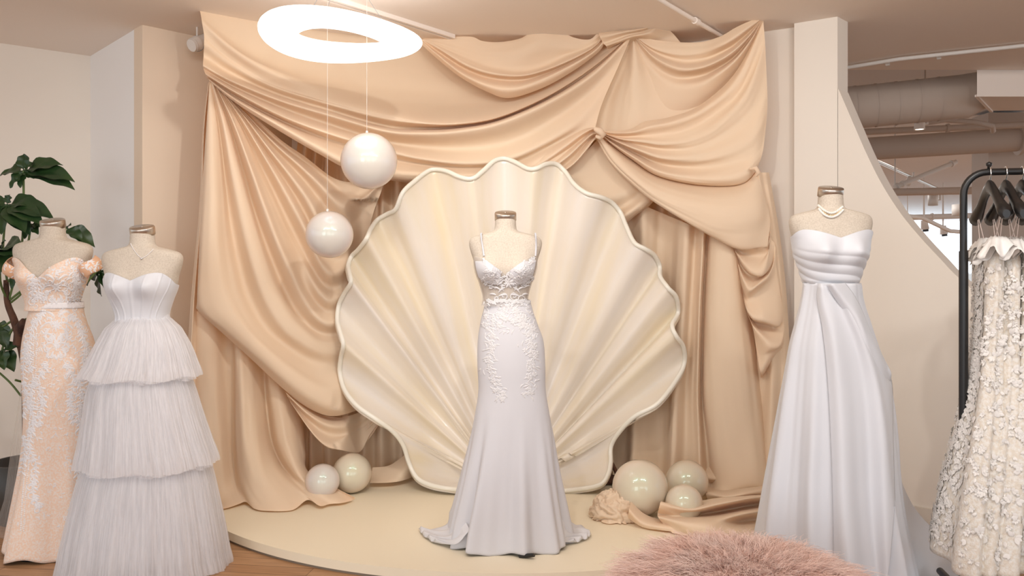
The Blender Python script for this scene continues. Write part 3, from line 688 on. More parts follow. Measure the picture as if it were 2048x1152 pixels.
pearl(659, 469, 47, 3.9, 'smaller lower pearl ball hanging in front of the left drape', MP[0], g, True)
pearl(704, 946, 39, floorY(985, .05), 'glossy pearl on stage under the left loop, larger of the two', MP[1], g)
pearl(645, 962, 34, floorY(1000, .05), 'glossy pearl at left half tucked into the drape on stage', MP[0], g)
pearl(1280, 975, 55, floorY(1030, .05), 'largest floor pearl, right of the shell foot', MP[1], g)
pearl(1374, 975, 42, floorY(1005, .05), 'rear floor pearl of the right hand trio near the curtain', MP[1], g)
pearl(1368, 1007, 37, floorY(1043, .05), 'smallest front pearl of the right hand trio nestled in folded fabric', MP[1], g)
# ------------------------------------------------------------------ dress forms
TOR = [(.040,.045,.046,.046),(.060,.046,.048,.048),(.078,.047,.051,.050),(.092,.051,.054,.054),(.099,.063,.056,.060),(.105,.088,.058,.066),(.112,.118,.060,.070),(.121,.144,.063,.073),
       (.135,.156,.067,.075),(.155,.158,.072,.078),(.185,.151,.080,.083),(.215,.141,.088,.087),(.265,.131,.096,.088),(.32,.111,.086,.080),(.385,.095,.076,.072),
       (.44,.110,.084,.084),(.52,.136,.095,.102),(.60,.149,.100,.114),(.68,.148,.098,.110),(.74,.140,.090,.100)]
class Form:
    def __init__(s, px, py, Yc, sx, sz, label, rot=0):
        s.c = P(px, py, Yc); s.sx, s.sz, s.rot = sx, sz, rot
        s.root = empty('dress_form', (s.c.x, s.c.y, s.ground(Yc)), label, 'dress form', 'linen dress forms wearing gowns')
        s.tab = TOR
        mb = MB(); rows = []
        for i in range(111):
            dz = .040+.70*i/110; rows.append([s.pt(dz, 2*PI*j/72, -.034*sm(dz, .385, .44)) for j in range(72)])
        mb.grid(rows, cu=True, flip=True); mb.fan(rows[0], True); mb.fan(rows[-1])
        s.torso = mb; mb.obj('torso', M['linen'], s.root)
        s.bvh = BVHTree.FromPolygons([tuple(v) for v in mb.v], mb.f)
        R = Matrix.Rotation(math.radians(17), 3, 'X'); q = s.c+Vector((0, .004, -.046*sz))
        r = .0475*sx
        MB().lathe(q, [(0, -.002), (r*1.0, -.002), (r*1.0, .028), (r*.97, .032), (0, .033)], 40, R).obj('neck_plate', M['steel'], s.root)
        MB().lathe(q, [(.0, .0325), (.006, .0325), (.006, .0345), (0, .0345)], 12, R).obj('plate_screw', M['steel'], s.root)
        g = s.ground(Yc)
        MB().tube([Vector((s.c.x, s.c.y, g+.02)), Vector((s.c.x, s.c.y, s.c.z-.72*sz))], .014, 12).obj('stand_pole', M['black'], s.root)
        MB().lathe((s.c.x, s.c.y, g), [(0, .0), (.15, .0), (.15, .012), (.03, .02), (0, .02)], 32).obj('stand_base', M['black'], s.root)
    def ground(s, Yc): return SZ+.002 if abs(s.c.x) < .5 else 0
    def rad(s, dz):
        t = s.tab
        if dz <= t[0][0]: return t[0][1:]
        for i in range(len(t)-1):
            if dz <= t[i+1][0]:
                f = (dz-t[i][0])/(t[i+1][0]-t[i][0])
                return cr(t[max(i-1, 0)][1:], t[i][1:], t[i+1][1:], t[min(i+2, len(t)-1)][1:], f)
        return t[-1][1:]
    def pt(s, dz, th, off=0):
        hw, f, b = s.rad(dz); c, sn = math.cos(th), math.sin(th); n = 2.35 if dz > .1 else 2.0
        x = math.copysign(abs(c)**(2/n), c)*(hw+off); y = math.copysign(abs(sn)**(2/n), sn)
        y *= (b+off) if y > 0 else (f+off)
        if sn < 0:
            for sg in (-1, 1): y -= .034*math.exp(-((x-sg*.066)/.042)**2-((dz-.262)/.050)**2)
        x *= s.sx; y *= s.sx; cr_, sr_ = math.cos(s.rot), math.sin(s.rot)
        return Vector((s.c.x+x*cr_-y*sr_, s.c.y+x*sr_+y*cr_, s.c.z-dz*s.sz))
    def bodice(s, top, bot, off=.005, n=160, m=50, fn=None):
        """top(th) gives the dz of the neckline"""
        rows = []
        for i in range(m+1):
            r = []
            for j in range(n):
                th = 2*PI*j/n; a = top(th); dz = a+(bot-a)*i/m; o = off
                if fn: o += fn(th, dz)
                r.append(s.pt(dz, th, o))
            rows.append(r)
        return MB().grid(rows, cu=True, flip=True)
def skirt(secs, Yc, folds, seed=0, n=300, m=70, zend=None, amp=None, minz=None, uvn=1, hem=0):
    """secs: (py, left px, right px, depth front, depth back)"""
    rnd = random.Random(seed)
    comps = [(k, a, rnd.uniform(0, 6.28), rnd.uniform(-1.2, 1.2)) for k, a in folds]
    pts = resample_y([(p[0], p[1], p[2], p[3], p[4]) for p in secs], m); rows = []
    for i, (py, lx, rx, df, db) in enumerate(pts):
        v = i/(len(pts)-1); z = EYE-(py-HZ)/FP*Yc; r = []
        cx = ((lx+rx)/2-1024)/FP*Yc; hw = (rx-lx)/2/FP*Yc
        A = amp(v) if amp else v
        for j in range(n):
            th = 2*PI*j/n; c, sn = math.cos(th), math.sin(th)
            f = sum(a*math.cos(k*th+ph+dr*v+.6*math.sin(2*th+ph)) for k, a, ph, dr in comps)*A
            d = df if sn < 0 else db
            zz = z+(hem*math.sin(7*th+seed)*v**8 if hem else 0)
            x = c*(hw+f); y = sn*(d+f)
            if minz is not None: zz = max(zz, minz)
            r.append(Vector((cx+x, Yc+y, zz)))
        rows.append(r)
    return MB().grid(rows, cu=True, flip=True)
def resample_y(secs, m):
    out = []; y0, y1 = secs[0][0], secs[-1][0]; j = 0
    for i in range(m+1):
        y = y0+(y1-y0)*i/m
        while j < len(secs)-2 and secs[j+1][0] < y: j += 1
        f = (y-secs[j][0])/(secs[j+1][0]-secs[j][0])
        q = cr(secs[max(j-1, 0)], secs[j], secs[j+1], secs[min(j+2, len(secs)-1)], f); out.append((y,)+q[1:])
    return out
def sweet(peak, dip, side, back, w=.75, hw=1.0):
    """neckline: dz at bust peaks, centre dip, side seam and back"""
    def f(th):
        a = math.atan2(math.sin(th+PI/2), math.cos(th+PI/2))  # 0 at the front
        u = abs(a)
        if u < w: return dip+(peak-dip)*math.sin(PI/2*(u/w))**.9
        if u < PI/2+.1: return peak+(side-peak)*sm(u, w, PI/2+.1)
        return side+(back-side)*sm(u, PI/2+.1, PI/2+.7)
    return f
class Lace:
    """raised thread work laid on a gown's surface"""
    def __init__(s, meshes, lift=.0028, rnd=1):
        v = []; f = []
        for m in meshes:
            b = len(v); v += [tuple(p) for p in m.v]; f += [tuple(i+b for i in q) for q in m.f]
        s.b = BVHTree.FromPolygons(v, f); s.mb = MB(); s.lift = lift; s.r = random.Random(rnd)
    def hit(s, px, py):
        o = Vector((0, 0, EYE)); d = (P(px, py, 1.0)-o).normalized()
        h, n, i, _ = s.b.ray_cast(o, d)
        if h is None: return None
        if n.dot(d) > 0: n = -n
        return h, n, h.y
    def stroke(s, pts, wd, taper=True, dome=1.0):
        rows = []; L = len(pts)
        for i, (x, y) in enumerate(pts):
            a = pts[max(i-1, 0)]; b = pts[min(i+1, L-1)]; dx, dy = b[0]-a[0], b[1]-a[1]; q = math.hypot(dx, dy) or 1
            nx, ny = -dy/q, dx/q; t = i/(L-1); w_ = wd*(math.sin(PI*(.12+.8*t)) if taper else 1)*.5
            h = s.hit(x, y)
            if h is None or (rows and abs(h[2]-rows[-1][1].y) > .06): break
            p, n, Y = h; k = Y/FP
            side = Vector((nx, 0, -ny)); side = (side-n*side.dot(n))
            if side.length < .2: break
            side.normalize(); l_ = s.lift
            rows.append([p+side*w_*k+n*l_*.25, p+n*(l_+w_*k*.35*dome), p-side*w_*k+n*l_*.25])
        if len(rows) > 1: s.mb.grid(rows)
    def petal(s, x, y, a, ln, wd, bend=.0):
        pts = [(x+math.cos(a+bend*t)*ln*t, y+math.sin(a+bend*t)*ln*t) for t in (0, .2, .4, .6, .8, 1)]; s.stroke(pts, wd)
    def flower(s, x, y, r, n=5, a0=0, wd=.75):
        for i in range(n): s.petal(x, y, a0+2*PI*i/n, r, r*wd)
    def curl(s, x, y, a, r, sg=1, wd=2.2, turns=1.1):
        pts = []
        for i in range(12):
            t = i/11; q = a+sg*t*turns*2*PI; rr = r*(1-.72*t); pts.append((x+rr*math.cos(q), y+rr*math.sin(q)))
        s.stroke(pts, wd, False)
    def vine(s, pts, n, ln, wd, curls=True):
        c = resample(spline([(*p, 0) for p in pts], 8), n*3+1); s.stroke([(p[0], p[1]) for p in c], 1.8, False)
        for i in range(1, n):
            p = c[i*3]; q = c[i*3-1]; a = math.atan2(p[1]-q[1], p[0]-q[0]); sg = 1 if i % 2 else -1
            s.petal(p[0], p[1], a+sg*1.0, ln*s.r.uniform(.7, 1.15), wd)
            s.petal(p[0], p[1], a-sg*.8, ln*s.r.uniform(.4, .7), wd*.8)
    def obj(s, name, m, parent): return s.mb.obj(name, m, parent)

def tullemat(name, col, a0, a1, sx=260):
    m = bpy.data.materials.new(name); m.use_nodes = True; nt = m.node_tree; nt.nodes.clear()
    out = nt.nodes.new('ShaderNodeOutputMaterial'); mix = nt.nodes.new('ShaderNodeMixShader'); tr = nt.nodes.new('ShaderNodeBsdfTransparent')
    df = nt.nodes.new('ShaderNodeBsdfDiffuse'); df.inputs[0].default_value = (*col, 1); tl = nt.nodes.new('ShaderNodeBsdfTranslucent'); tl.inputs[0].default_value = (*col, 1)
    m2 = nt.nodes.new('ShaderNodeMixShader'); m2.inputs[0].default_value = .4
    uv = nt.nodes.new('ShaderNodeUVMap'); uv.uv_map = 'UVMap'; mp = nt.nodes.new('ShaderNodeMapping'); mp.inputs['Scale'].default_value = (sx, 2.0, 1)
    nz = nt.nodes.new('ShaderNodeTexNoise'); nz.inputs['Scale'].default_value = 1; nz.inputs['Detail'].default_value = 3
    rp = nt.nodes.new('ShaderNodeMapRange'); rp.inputs['From Min'].default_value = .35; rp.inputs['From Max'].default_value = .65
    rp.inputs['To Min'].default_value = a0; rp.inputs['To Max'].default_value = a1
    L = nt.links.new
    L(uv.outputs[0], mp.inputs[0]); L(mp.outputs[0], nz.inputs['Vector']); L(nz.outputs['Fac'], rp.inputs['Value']); L(rp.outputs[0], mix.inputs[0])
    L(df.outputs[0], m2.inputs[1]); L(tl.outputs[0], m2.inputs[2]); L(tr.outputs[0], mix.inputs[1]); L(m2.outputs[0], mix.inputs[2]); L(mix.outputs[0], out.inputs[0])
    return m
M['tulle'] = tullemat('white_tulle_net', (.95, .93, .94), .42, .72, 180)
M['tulle2'] = tullemat('ivory_train_net', (.86, .80, .74), .16, .4, 120)
M['sheer'] = tullemat('sheer_bodice_net', (.86, .80, .76), .40, .48, 300)
M['chiffon'] = mat('white_chiffon', (.84, .82, .84), .6, spec=.2, alpha=.8)

# ================================================================ centre gown
fc = Form(1011, 418, 3.55, 1.02, 1.03, 'linen dress form with metal neck plate wearing the middle gown before the shell')
gw = empty('wedding_gown', (fc.c.x, fc.c.y, SZ+.002), 'white fitted mermaid gown with lace bodice and thin straps in front of shell', 'wedding gown')
wz = .405
top = sweet(.205, .280, .270, .36, 1.0)
bod = fc.bodice(lambda th: max(top(th), .2), wz+.012, .0045); bod.obj('bodice', M['sheer'], gw)
for sg in (-1, 1):     # padded cups
    rows = []
    for i in range(22):
        t = i/21; r = []
        for j in range(31):
            u = j/30; th = -PI/2+sg*(.10+.95*u); a = max(top(th), .226)
            lo = .325+.012*math.sin(PI*u)-.03*u; dz = a+(lo-a)*t
            r.append(fc.pt(dz, th, .008+.004*math.sin(PI*t)*math.sin(PI*u)))
        rows.append(r)
    g_ = MB().grid(rows, flip=(sg < 0)); g_.obj('bodice_cup', M['crepe'], gw, True, .002)
    if sg < 0: cupL = g_
    else: cupR = g_
SK = [(600,971,1061,.080,.078),(612,969,1063,.084,.082),(640,962,1072,.094,.098),(680,956,1086,.104,.115),(725,955,1090,.108,.12),(780,957,1091,.106,.12),(830,950,1099,.112,.13),(880,940,1108,.122,.15),(930,929,1115,.135,.18),(985,917,1124,.150,.22),(1035,905,1133,.165,.27),(1082,896,1142,.18,.32)]
sk = skirt(SK, 3.55, [(5,.012),(9,.016),(14,.010),(23,.004)], 5, amp=lambda v: sm(v, .42, 1.0)*1.0, n=420, m=110, hem=.008)
sk.obj('skirt', M['crepe'], gw, True, .002)
for sg, xs in ((-1, [(962, 468), (963, 480), (966, 497), (968, 512)]), (1, [(1071, 468), (1072, 480), (1072, 497), (1071, 512)])):
    mb = MB(); pts = []
    for x, y in xs:
        o = Vector((0, 0, EYE)); h = fc.bvh.ray_cast(o, (P(x, y, 1)-o).normalized())[0]
        pts.append((h or P(x, y, 3.47))+Vector((0, -.004, 0)))
    pts.insert(0, pts[0]+Vector((0, .05, .004)))
    mb.tube(pts, .0042, 8); mb.obj('strap', M['crepe'], gw)
lc = Lace([bod, sk, cupL, cupR], .003, 3)
R_l = lc.r
for sgx, cx in ((-1, 986), (1, 1048)):
    for k in range(70):
        x = cx+R_l.gauss(0, 13)*1.0; y = 548+R_l.gauss(0, 14); lc.petal(x, y, R_l.uniform(0, 6.28), R_l.uniform(5, 9), R_l.uniform(2.5, 4))
    for k in range(14): lc.flower(cx+R_l.uniform(-20, 20), 548+R_l.uniform(-20, 20), R_l.uniform(3.5, 6), 5, R_l.random())
for x, y in ((966,512),(961,508),(970,520),(1070,510),(1076,514),(1066,520),(1074,504),(975,524),(1062,524)): lc.flower(x, y, 6.5, 5, x)
for t in range(17):   # neckline edge
    x = 966+t*105/16; lc.petal(x, 518+22*math.exp(-((x-1018)/20)**2)+abs(x-1018)*-.06, R_l.uniform(0, 6), 6, 3.5)
for sg in (-1, 1):
    cx = 1018
    for (dx, y, a, ln) in ((3,545,1.2,16),(10,560,.4,14),(8,575,.2,17),(4,590,-.3,18),(18,580,-.9,15),(26,590,-.6,13),(22,600,0,12),(6,600,.1,14),(30,575,-.8,12),(14,568,1.3,14)):
        lc.petal(cx+sg*dx, y, a if sg > 0 else PI-a, ln, 4.2, .5*sg)
    lc.curl(cx+sg*12, 565, 0 if sg > 0 else PI, 9, sg, 2.4); lc.curl(cx+sg*24, 598, 0, 8, -sg, 2.2); lc.curl(cx+sg*10, 592, 2, 8, sg, 2.2)
lc.flower(1018, 566, 11, 7, .3, .45); lc.flower(1018, 548, 6, 5)
for k in range(40): lc.flower(975+k*2.1, 603+R_l.uniform(-3, 3), 3.6, 5, k)
for k in range(150):
    x = R_l.uniform(964, 1072); y = 606+abs(R_l.gauss(0, 1))*(26+abs(x-1018)*.5)
    if y < 700: lc.petal(x, y, R_l.uniform(0, 6.28), R_l.uniform(6, 12), R_l.uniform(2.5, 4.2), R_l.uniform(-1, 1))
for k in range(26):
    x = R_l.uniform(968, 1068); lc.flower(x, 610+R_l.uniform(0, 38)+abs(x-1018)*.3, R_l.uniform(5, 8), 6, x)
for vn in ([(975,640),(984,680),(978,720),(990,760),(1001,800)], [(1068,640),(1060,685),(1066,720),(1060,755),(1056,792)]):
    lc.vine(vn, 20, 13, 4.5)
    c = resample(spline([(*p, 0) for p in vn], 8), 26)
    for p in c[5:]:
        for q in range(3): lc.petal(p[0]+R_l.gauss(0, 7), p[1]+R_l.gauss(0, 4), R_l.uniform(0, 6.28), R_l.uniform(6, 11), 3.8, .6)
        if R_l.random() < .5: lc.flower(p[0]+R_l.gauss(0, 5), p[1], 6, 5, p[1])
lc.obj('lace_applique', M['lacecrepe'], gw)
# train: two wings of chiffon on the stage
for nm, cv in (('a', [[(905,1010,3.60),(890,1040,3.62),(870,1052,3.66),(836,1054,3.72)],[(925,1030,3.50),(898,1062,3.50),(870,1075,3.55),(846,1072,3.62)],[(940,1060,3.42),(915,1085,3.42),(890,1092,3.48),(868,1096,3.52)]]),
               ('b', [[(1130,1010,3.62),(1150,1040,3.66),(1165,1052,3.72),(1183,1068,3.64)],[(1120,1040,3.52),(1140,1062,3.54),(1160,1074,3.58),(1175,1080,3.58)],[(1105,1070,3.44),(1120,1088,3.46),(1135,1093,3.50),(1150,1093,3.52)]])):
    rows = []
    cs = [resample(spline(c, 8), 30) for c in cv]
    for i in range(25):
        t = i/12; k = min(int(t), 1); f = t-k; r = []
        for q in range(30):
            a = cs[k][q]; b = cs[k+1][q]; p = P(*(a[z]+(b[z]-a[z])*f for z in range(3)))
            v = q/29; zz = (1-v)**2*.10+SZ+.008+.012*(1+math.sin(i*.9+v*5))*v*(1 if v < .97 else .3)
            r.append(Vector((p.x, p.y, min(max(p.z, SZ+.006), 9) if v < .2 else zz)))
        rows.append(r)
    MB().grid(rows).obj('train', M['chiffon'], gw, True, .001)
# black toe of the stand
MB().tube([P(1040, 1113, 3.37), P(1068, 1110, 3.34)], [.014, .010], 10, flat=.7).obj('stand_foot', M['black'], fc.root)

# ================================================================ tulle gown
f2 = Form(285, 446, 3.40, 1.06, 1.03, 'linen dress form wearing the tiered tulle gown, second from the left')
g2 = empty('wedding_gown', (f2.c.x, f2.c.y, 0), 'white strapless corset gown with three tiers of tulle, second from the left', 'wedding gown')
top = sweet(.205, .236, .255, .30, .62)
def corset(th, dz):
    a = math.atan2(math.sin(th+PI/2), math.cos(th+PI/2)); s_ = 0
    for q in (-1.15, -.78, -.36, 0, .36, .78, 1.15):
        s_ += .0022*math.exp(-((a-q*(1-.28*sm(dz, .25, .4)))/.028)**2)
    return s_
b2 = f2.bodice(top, .405, .006, n=420, fn=corset)
b2.obj('bodice', M['satin'], g2, True, .001)
T1 = [(630,242,333,.082,.08),(640,232,343,.10,.10),(655,216,358,.13,.13),(690,198,376,.165,.16),(725,182,388,.19,.185),(757,168,396,.21,.20)]
T2 = [(735,196,372,.17,.17),(780,184,386,.195,.19),(830,178,400,.215,.21),(880,171,416,.235,.22),(930,163,430,.25,.24)]
T3 = [(905,180,412,.21,.21),(960,164,424,.235,.23),(1010,152,434,.25,.25),(1060,141,443,.265,.27),(1105,132,450,.275,.28),(1138,126,456,.28,.29)]
for nm, T in (('skirt_tier', T1), ('skirt_tier', T2), ('skirt_tier', T3)):
    mb = MB()
    for l in range(3):
        q = skirt([(a+(-6+3*l if a == T[-1][0] else 0), b+l*4, c-l*4, d-.012*l, e-.012*l) for a, b, c, d, e in T], 3.40, [(13,.008),(31,.003),(53,.002),(87,.0012)], 11+l*7, n=560, m=26, amp=lambda v: .15+.85*v, hem=.006)
        bq = len(mb.v); mb.v += q.v; mb.uv += q.uv; mb.f += [tuple(i+bq for i in f) for f in q.f]
    mb.obj(nm, M['tulle'], g2)
li = skirt([(632,243,332,.078,.076),(700,210,365,.13,.13),(800,200,380,.16,.16),(950,185,405,.19,.19),(1105,172,415,.20,.20)], 3.40, [(9,.01),(15,.006)], 4, n=200, m=30)
li.obj('lining', M['satin'], g2, True, .001)
wb_ = skirt([(627,239,335,.085,.083),(640,236,338,.09,.088)], 3.40, [(40,.001)], 2, n=200, m=4); wb_.obj('waistband', M['satin'], g2, True, .002)
# thin necklace
def on_bvh(bvh, pts, off):
    out = []; o = Vector((0, 0, EYE))
    for x, y in pts:
        h, n, i, _ = bvh.ray_cast(o, (P(x, y, 1)-o).normalized())
        if h is not None: out.append(h+(n if n.y < 0 else -n)*off)
    return out
nk = empty('necklace', f2.c+Vector((0, -.06, -.15)), 'fine chain necklace with tiny pendant on the tulle gown form', 'necklace')
ch = on_bvh(f2.bvh, [(262,487),(266,496),(272,505),(278,512),(284,516),(290,514),(298,508),(306,500),(312,491)], .002)
MB().tube([tuple(p) for p in spline([tuple(p) for p in ch], 5)], .0014, 6).obj('chain', M['lacewhite'], nk)
pd = on_bvh(f2.bvh, [(284, 518)], .004)[0]
MB().lathe(pd, [(0, -.007), (.005, -.002), (.005, .003), (0, .006)], 10).obj('pendant', M['chrome'], nk)

# ================================================================ lace gown, far left
f1 = Form(106, 433, 3.60, 1.09, 1.03, 'linen dress form wearing the peach lace gown, leftmost beside the plant')
g1 = empty('wedding_gown', (f1.c.x, f1.c.y, 0), 'peach off shoulder gown covered in white lace applique, leftmost in photo', 'wedding gown')
top = sweet(.180, .268, .215, .30, .85)
b1 = f1.bodice(top, .41, .006); b1.obj('bodice', M['peach'], g1, True, .001)
S1 = [(612,64,163,.085,.082),(640,58,168,.095,.098),(680,50,182,.108,.12),(720,47,189,.114,.13),(770,50,190,.112,.13),(830,52,189,.108,.13),(880,50,190,.112,.14),(930,44,196,.12,.16),(980,36,205,.14,.2),(1030,28,214,.16,.24),(1070,22,222,.18,.27),(1095,18,226,.19,.29)]
s1 = skirt(S1, 3.60, [(4,.012),(7,.014),(12,.008)], 8, amp=lambda v: sm(v, .45, 1), n=360, m=90, hem=.01)
s1.obj('skirt', M['peach'], g1, True, .002)
bl = skirt([(604,63,164,.088,.084),(616,62,165,.090,.087)], 3.60, [(60,.0006)], 2, n=240, m=4); bl.obj('beaded_belt', M['lacewhite'], g1, True, .002)
for sg, cx, cy, a in ((-1, 33, 536, .55), (1, 183, 534, -.62)):
    c = P(cx, cy, 3.58); R = Matrix.Rotation(a, 3, 'Y') @ Matrix.Rotation(.28, 3, 'X'); mb = MB(); rows = []
    for i in range(9):
        t = i/8; r_ = .045+.006*math.sin(PI*t)
        rows.append([c+R @ Vector((math.cos(p)*r_*.92, math.sin(p)*r_*1.2, .030-.058*t+.004*math.sin(3*p))) for p in [2*PI*j/40 for j in range(40)]])
    mb.grid(rows, cu=True, flip=True); sl = mb.obj('sleeve', M['peachsatin'], g1, True, .002)
    ls = Lace([mb], .002, 9)
    for k in range(44):
        ls.petal(cx+R_l.gauss(0, 11), cy-3+R_l.gauss(0, 8), R_l.uniform(0, 6), 7, 3.5, .5)
    ls.obj('sleeve_lace', M['lacewhite'], sl)
la = Lace([b1, s1, bl], .003, 21); r = la.r
# mirrored centre motifs down the front
CX = 113
def mir(x, y, fn):
    fn(CX+x, y, 1); fn(CX-x, y, -1)
def am(a, s): return a if s > 0 else PI-a
for (y0, sc) in ((575, 1.0), (650, 1.1), (690, .9)):
    la.flower(CX, y0, 10*sc, 8, .2, .4)
    for (x, y, a, ln) in ((4,-14,-1.2,15),(10,-22,-.7,14),(8,-4,-.3,17),(10,6,.2,17),(6,14,.8,15),(3,20,1.3,14),(20,-14,-1,12),(22,0,.2,11),(18,16,.9,12)):
        mir(x*sc, y0+y*sc, lambda X, Y, s: la.petal(X, Y, am(a, s), ln*sc, 4.5, .6*s))
    for (x, y, rr) in ((14,-10,8),(20,10,7),(10,24,6)):
        mir(x*sc, y0+y*sc, lambda X, Y, s: la.curl(X, Y, am(0, s), rr*sc, s, 2.6))
for k in range(60):   # neckline edging
    u = -1+2*k/59; x = CX+u*64; y = 527+34*math.exp(-(u*64/15)**2)*.62-6*math.sin(min(1, abs(u))*PI)
    la.petal(x, y, r.uniform(0, 6), 7, 3.6)
for sg in (-1, 1):
    for vn in ([(32,535),(38,570),(34,600)], [(48,540),(47,575),(42,605)], [(26,625),(48,660),(56,700),(52,740)], [(14,720),(30,750),(50,780),(44,820)],
               [(60,690),(66,740),(60,790),(44,840),(54,890),(40,930),(46,980),(34,1020)], [(58,800),(70,850),(62,900),(72,950)], [(40,760),(26,800),(34,850)]):
        q = [(CX+sg*a, b) for a, b in vn]; n = max(5, int(sum(math.hypot(q[i+1][0]-q[i][0], q[i+1][1]-q[i][1]) for i in range(len(q)-1))/8))
        la.vine(q, n, 13, 4.6)
        c = resample(spline([(*p, 0) for p in q], 8), n+2)
        for i, p in enumerate(c):
            if i % 2: la.curl(p[0]+sg*6, p[1], r.uniform(0, 6), r.uniform(5, 9), sg if i % 4 == 1 else -sg, 2.4)
            elif r.random() < .6: la.flower(p[0], p[1], r.uniform(5, 8), 5, p[1])
    for dx in (54, 60):    # double rows of beading
        for k in range(24):
            y = 530+k*3.3; la.petal(CX+sg*(dx-14-k*.6), y, 0, 3.2, 3)
for k in range(420):      # scattered small sprigs between the motifs
    y = r.uniform(540, 1060); lx = lerp_tab([(540,50),(610,68),(700,56),(880,56),(1060,36)], y); rx = lerp_tab([(540,176),(610,160),(700,180),(880,184),(1060,210)], y)
    dens = 1 if y < 720 else .55
    if r.random() < dens:
        x = r.uniform(lx, rx)
        if r.random() < .4: la.curl(x, y, r.uniform(0, 6), r.uniform(3, 6), r.choice((-1, 1)), 1.7, .8)
        else: la.petal(x, y, r.uniform(0, 6.28), r.uniform(6, 11), r.uniform(2, 3.6), r.uniform(-1, 1))
for x0, x1 in ((52, 64),):  # beaded seam down the left
    for k in range(100): 
        t = k/99; x = 66-22*t+4*math.sin(t*5); y = 640+420*t; la.petal(x, y, 0, 3.4, 3.2); la.petal(x+6, y+2, 0, 3, 2.6)
la.obj('lace_applique', M['lacewhite'], g1)
# net train at the far left
rows = []
for i in range(40):
    t = i/39; y = 640+440*t; r_ = []
    for j in range(14):
        u = j/13; x0 = lerp_tab([(640, 66), (800, 56), (1000, 34), (1090, 22)], y); x1 = lerp_tab([(640, 66), (760, 44), (900, 22), (1000, 8), (1090, -22)], y)
        p = P(x0+(x1-x0)*u, y, 3.66+.18*u*t+.012*math.sin(u*15+t*3)); p.z = max(p.z, .008); r_.append(p)
    rows.append(r_)
MB().grid(rows).obj('net_train', M['tulle2'], g1)

# ================================================================ right gown
f3 = Form(1661, 368, 3.10, 1.0, 1.0, 'linen dress form wearing a crystal necklace and the white satin gown, at right')
g3 = empty('wedding_gown', (f3.c.x, f3.c.y, 0), 'plain white strapless satin gown with long train beside the clothes rack', 'wedding gown')
top = sweet(.180, .212, .205, .28, .80)
def pleats(th, dz):
    a = math.atan2(math.sin(th+PI/2), math.cos(th+PI/2))
    q = dz*1.0-.030*a
    w_ = sm(dz, .235, .29)*(1-sm(dz, .37, .395))
    return w_*.0045*abs(math.sin(q*90+1.2*math.sin(a*1.5)))+.002*(1-sm(dz, .37, .395))-.007*sm(dz, .37, .40)
b3 = f3.bodice(top, .402, .006, n=240, m=90, fn=pleats); b3.obj('bodice', M['satin'], g3, True, .0015)
S3 = [(566,1607,1718,.087,.084),(572,1607,1720,.088,.084),(600,1603,1724,.09,.09),(640,1594,1736,.104,.115),(690,1582,1752,.118,.14),(740,1574,1768,.13,.16),(800,1565,1780,.15,.19),(870,1556,1786,.175,.23),(940,1547,1788,.2,.27),(1010,1538,1794,.23,.31),(1080,1529,1806,.26,.36),(1180,1515,1825,.28,.42)]
s3 = skirt(S3, 3.10, [(6,.014),(10,.016),(17,.007),(31,.002)], 15, amp=lambda v: .12+.9*sm(v, .05, .9), n=460, m=110)
s3.obj('skirt', M['satin'], g3, True, .002)
# crossover drape panels on the front
bv = BVHTree.FromPolygons([tuple(v) for v in s3.v+b3.v], s3.f+[tuple(i+len(s3.v) for i in f) for f in b3.f])
def panel(curves, offs, name, k=8, m=60):
    cs = [resample(spline([(*p, o) for p in c], 8), m) for c, o in zip(curves, offs)]; rows = []; o_ = Vector((0, 0, EYE))
    for i in range(len(cs)-1):
        A, B, C, D = cs[max(i-1, 0)], cs[i], cs[i+1], cs[min(i+2, len(cs)-1)]
        for j in range(k if i < len(cs)-2 else k+1):
            r_ = []
            for q in range(m):
                x, y, of = cr(A[q], B[q], C[q], D[q], j/k); h = bv.ray_cast(o_, (P(x, y, 1)-o_).normalized())[0]
                Y = (h.y if h is not None else 3.08)-of; r_.append([x, y, Y])
            rows.append(r_)
    for r_ in rows:      # keep each fold line smooth
        for _ in range(4):
            for q in range(1, m-1): r_[q][2] = (r_[q-1][2]+2*r_[q][2]+r_[q+1][2])/4
    MB().grid([[P(*q) for q in r_] for r_ in rows]).obj(name, M['satin'], g3, True, .002)
panel([[(1636,566),(1634,600),(1645,660),(1655,760),(1662,900),(1666,1050),(1668,1160)],
       [(1644,568),(1650,610),(1668,680),(1684,780),(1696,900),(1702,1050),(1706,1160)],
       [(1662,570),(1680,620),(1706,690),(1726,780),(1738,900),(1744,1050),(1748,1160)],
       [(1672,571),(1698,620),(1730,690),(1756,770),(1766,860),(1770,1000),(1774,1160)],
       [(1680,572),(1710,618),(1744,680),(1776,745),(1785,775),(1786,860),(1790,1000)]], [.006,.028,.012,.034,.010], 'overskirt_panel')
panel([[(1652,570),(1672,600),(1700,640),(1724,700),(1750,740),(1780,765)],
       [(1664,568),(1690,600),(1716,636),(1738,680),(1760,715),(1782,745)],
       [(1690,566),(1708,590),(1724,620),(1740,660),(1756,690),(1766,715)]], [.018,.040,.010], 'overskirt_panel')
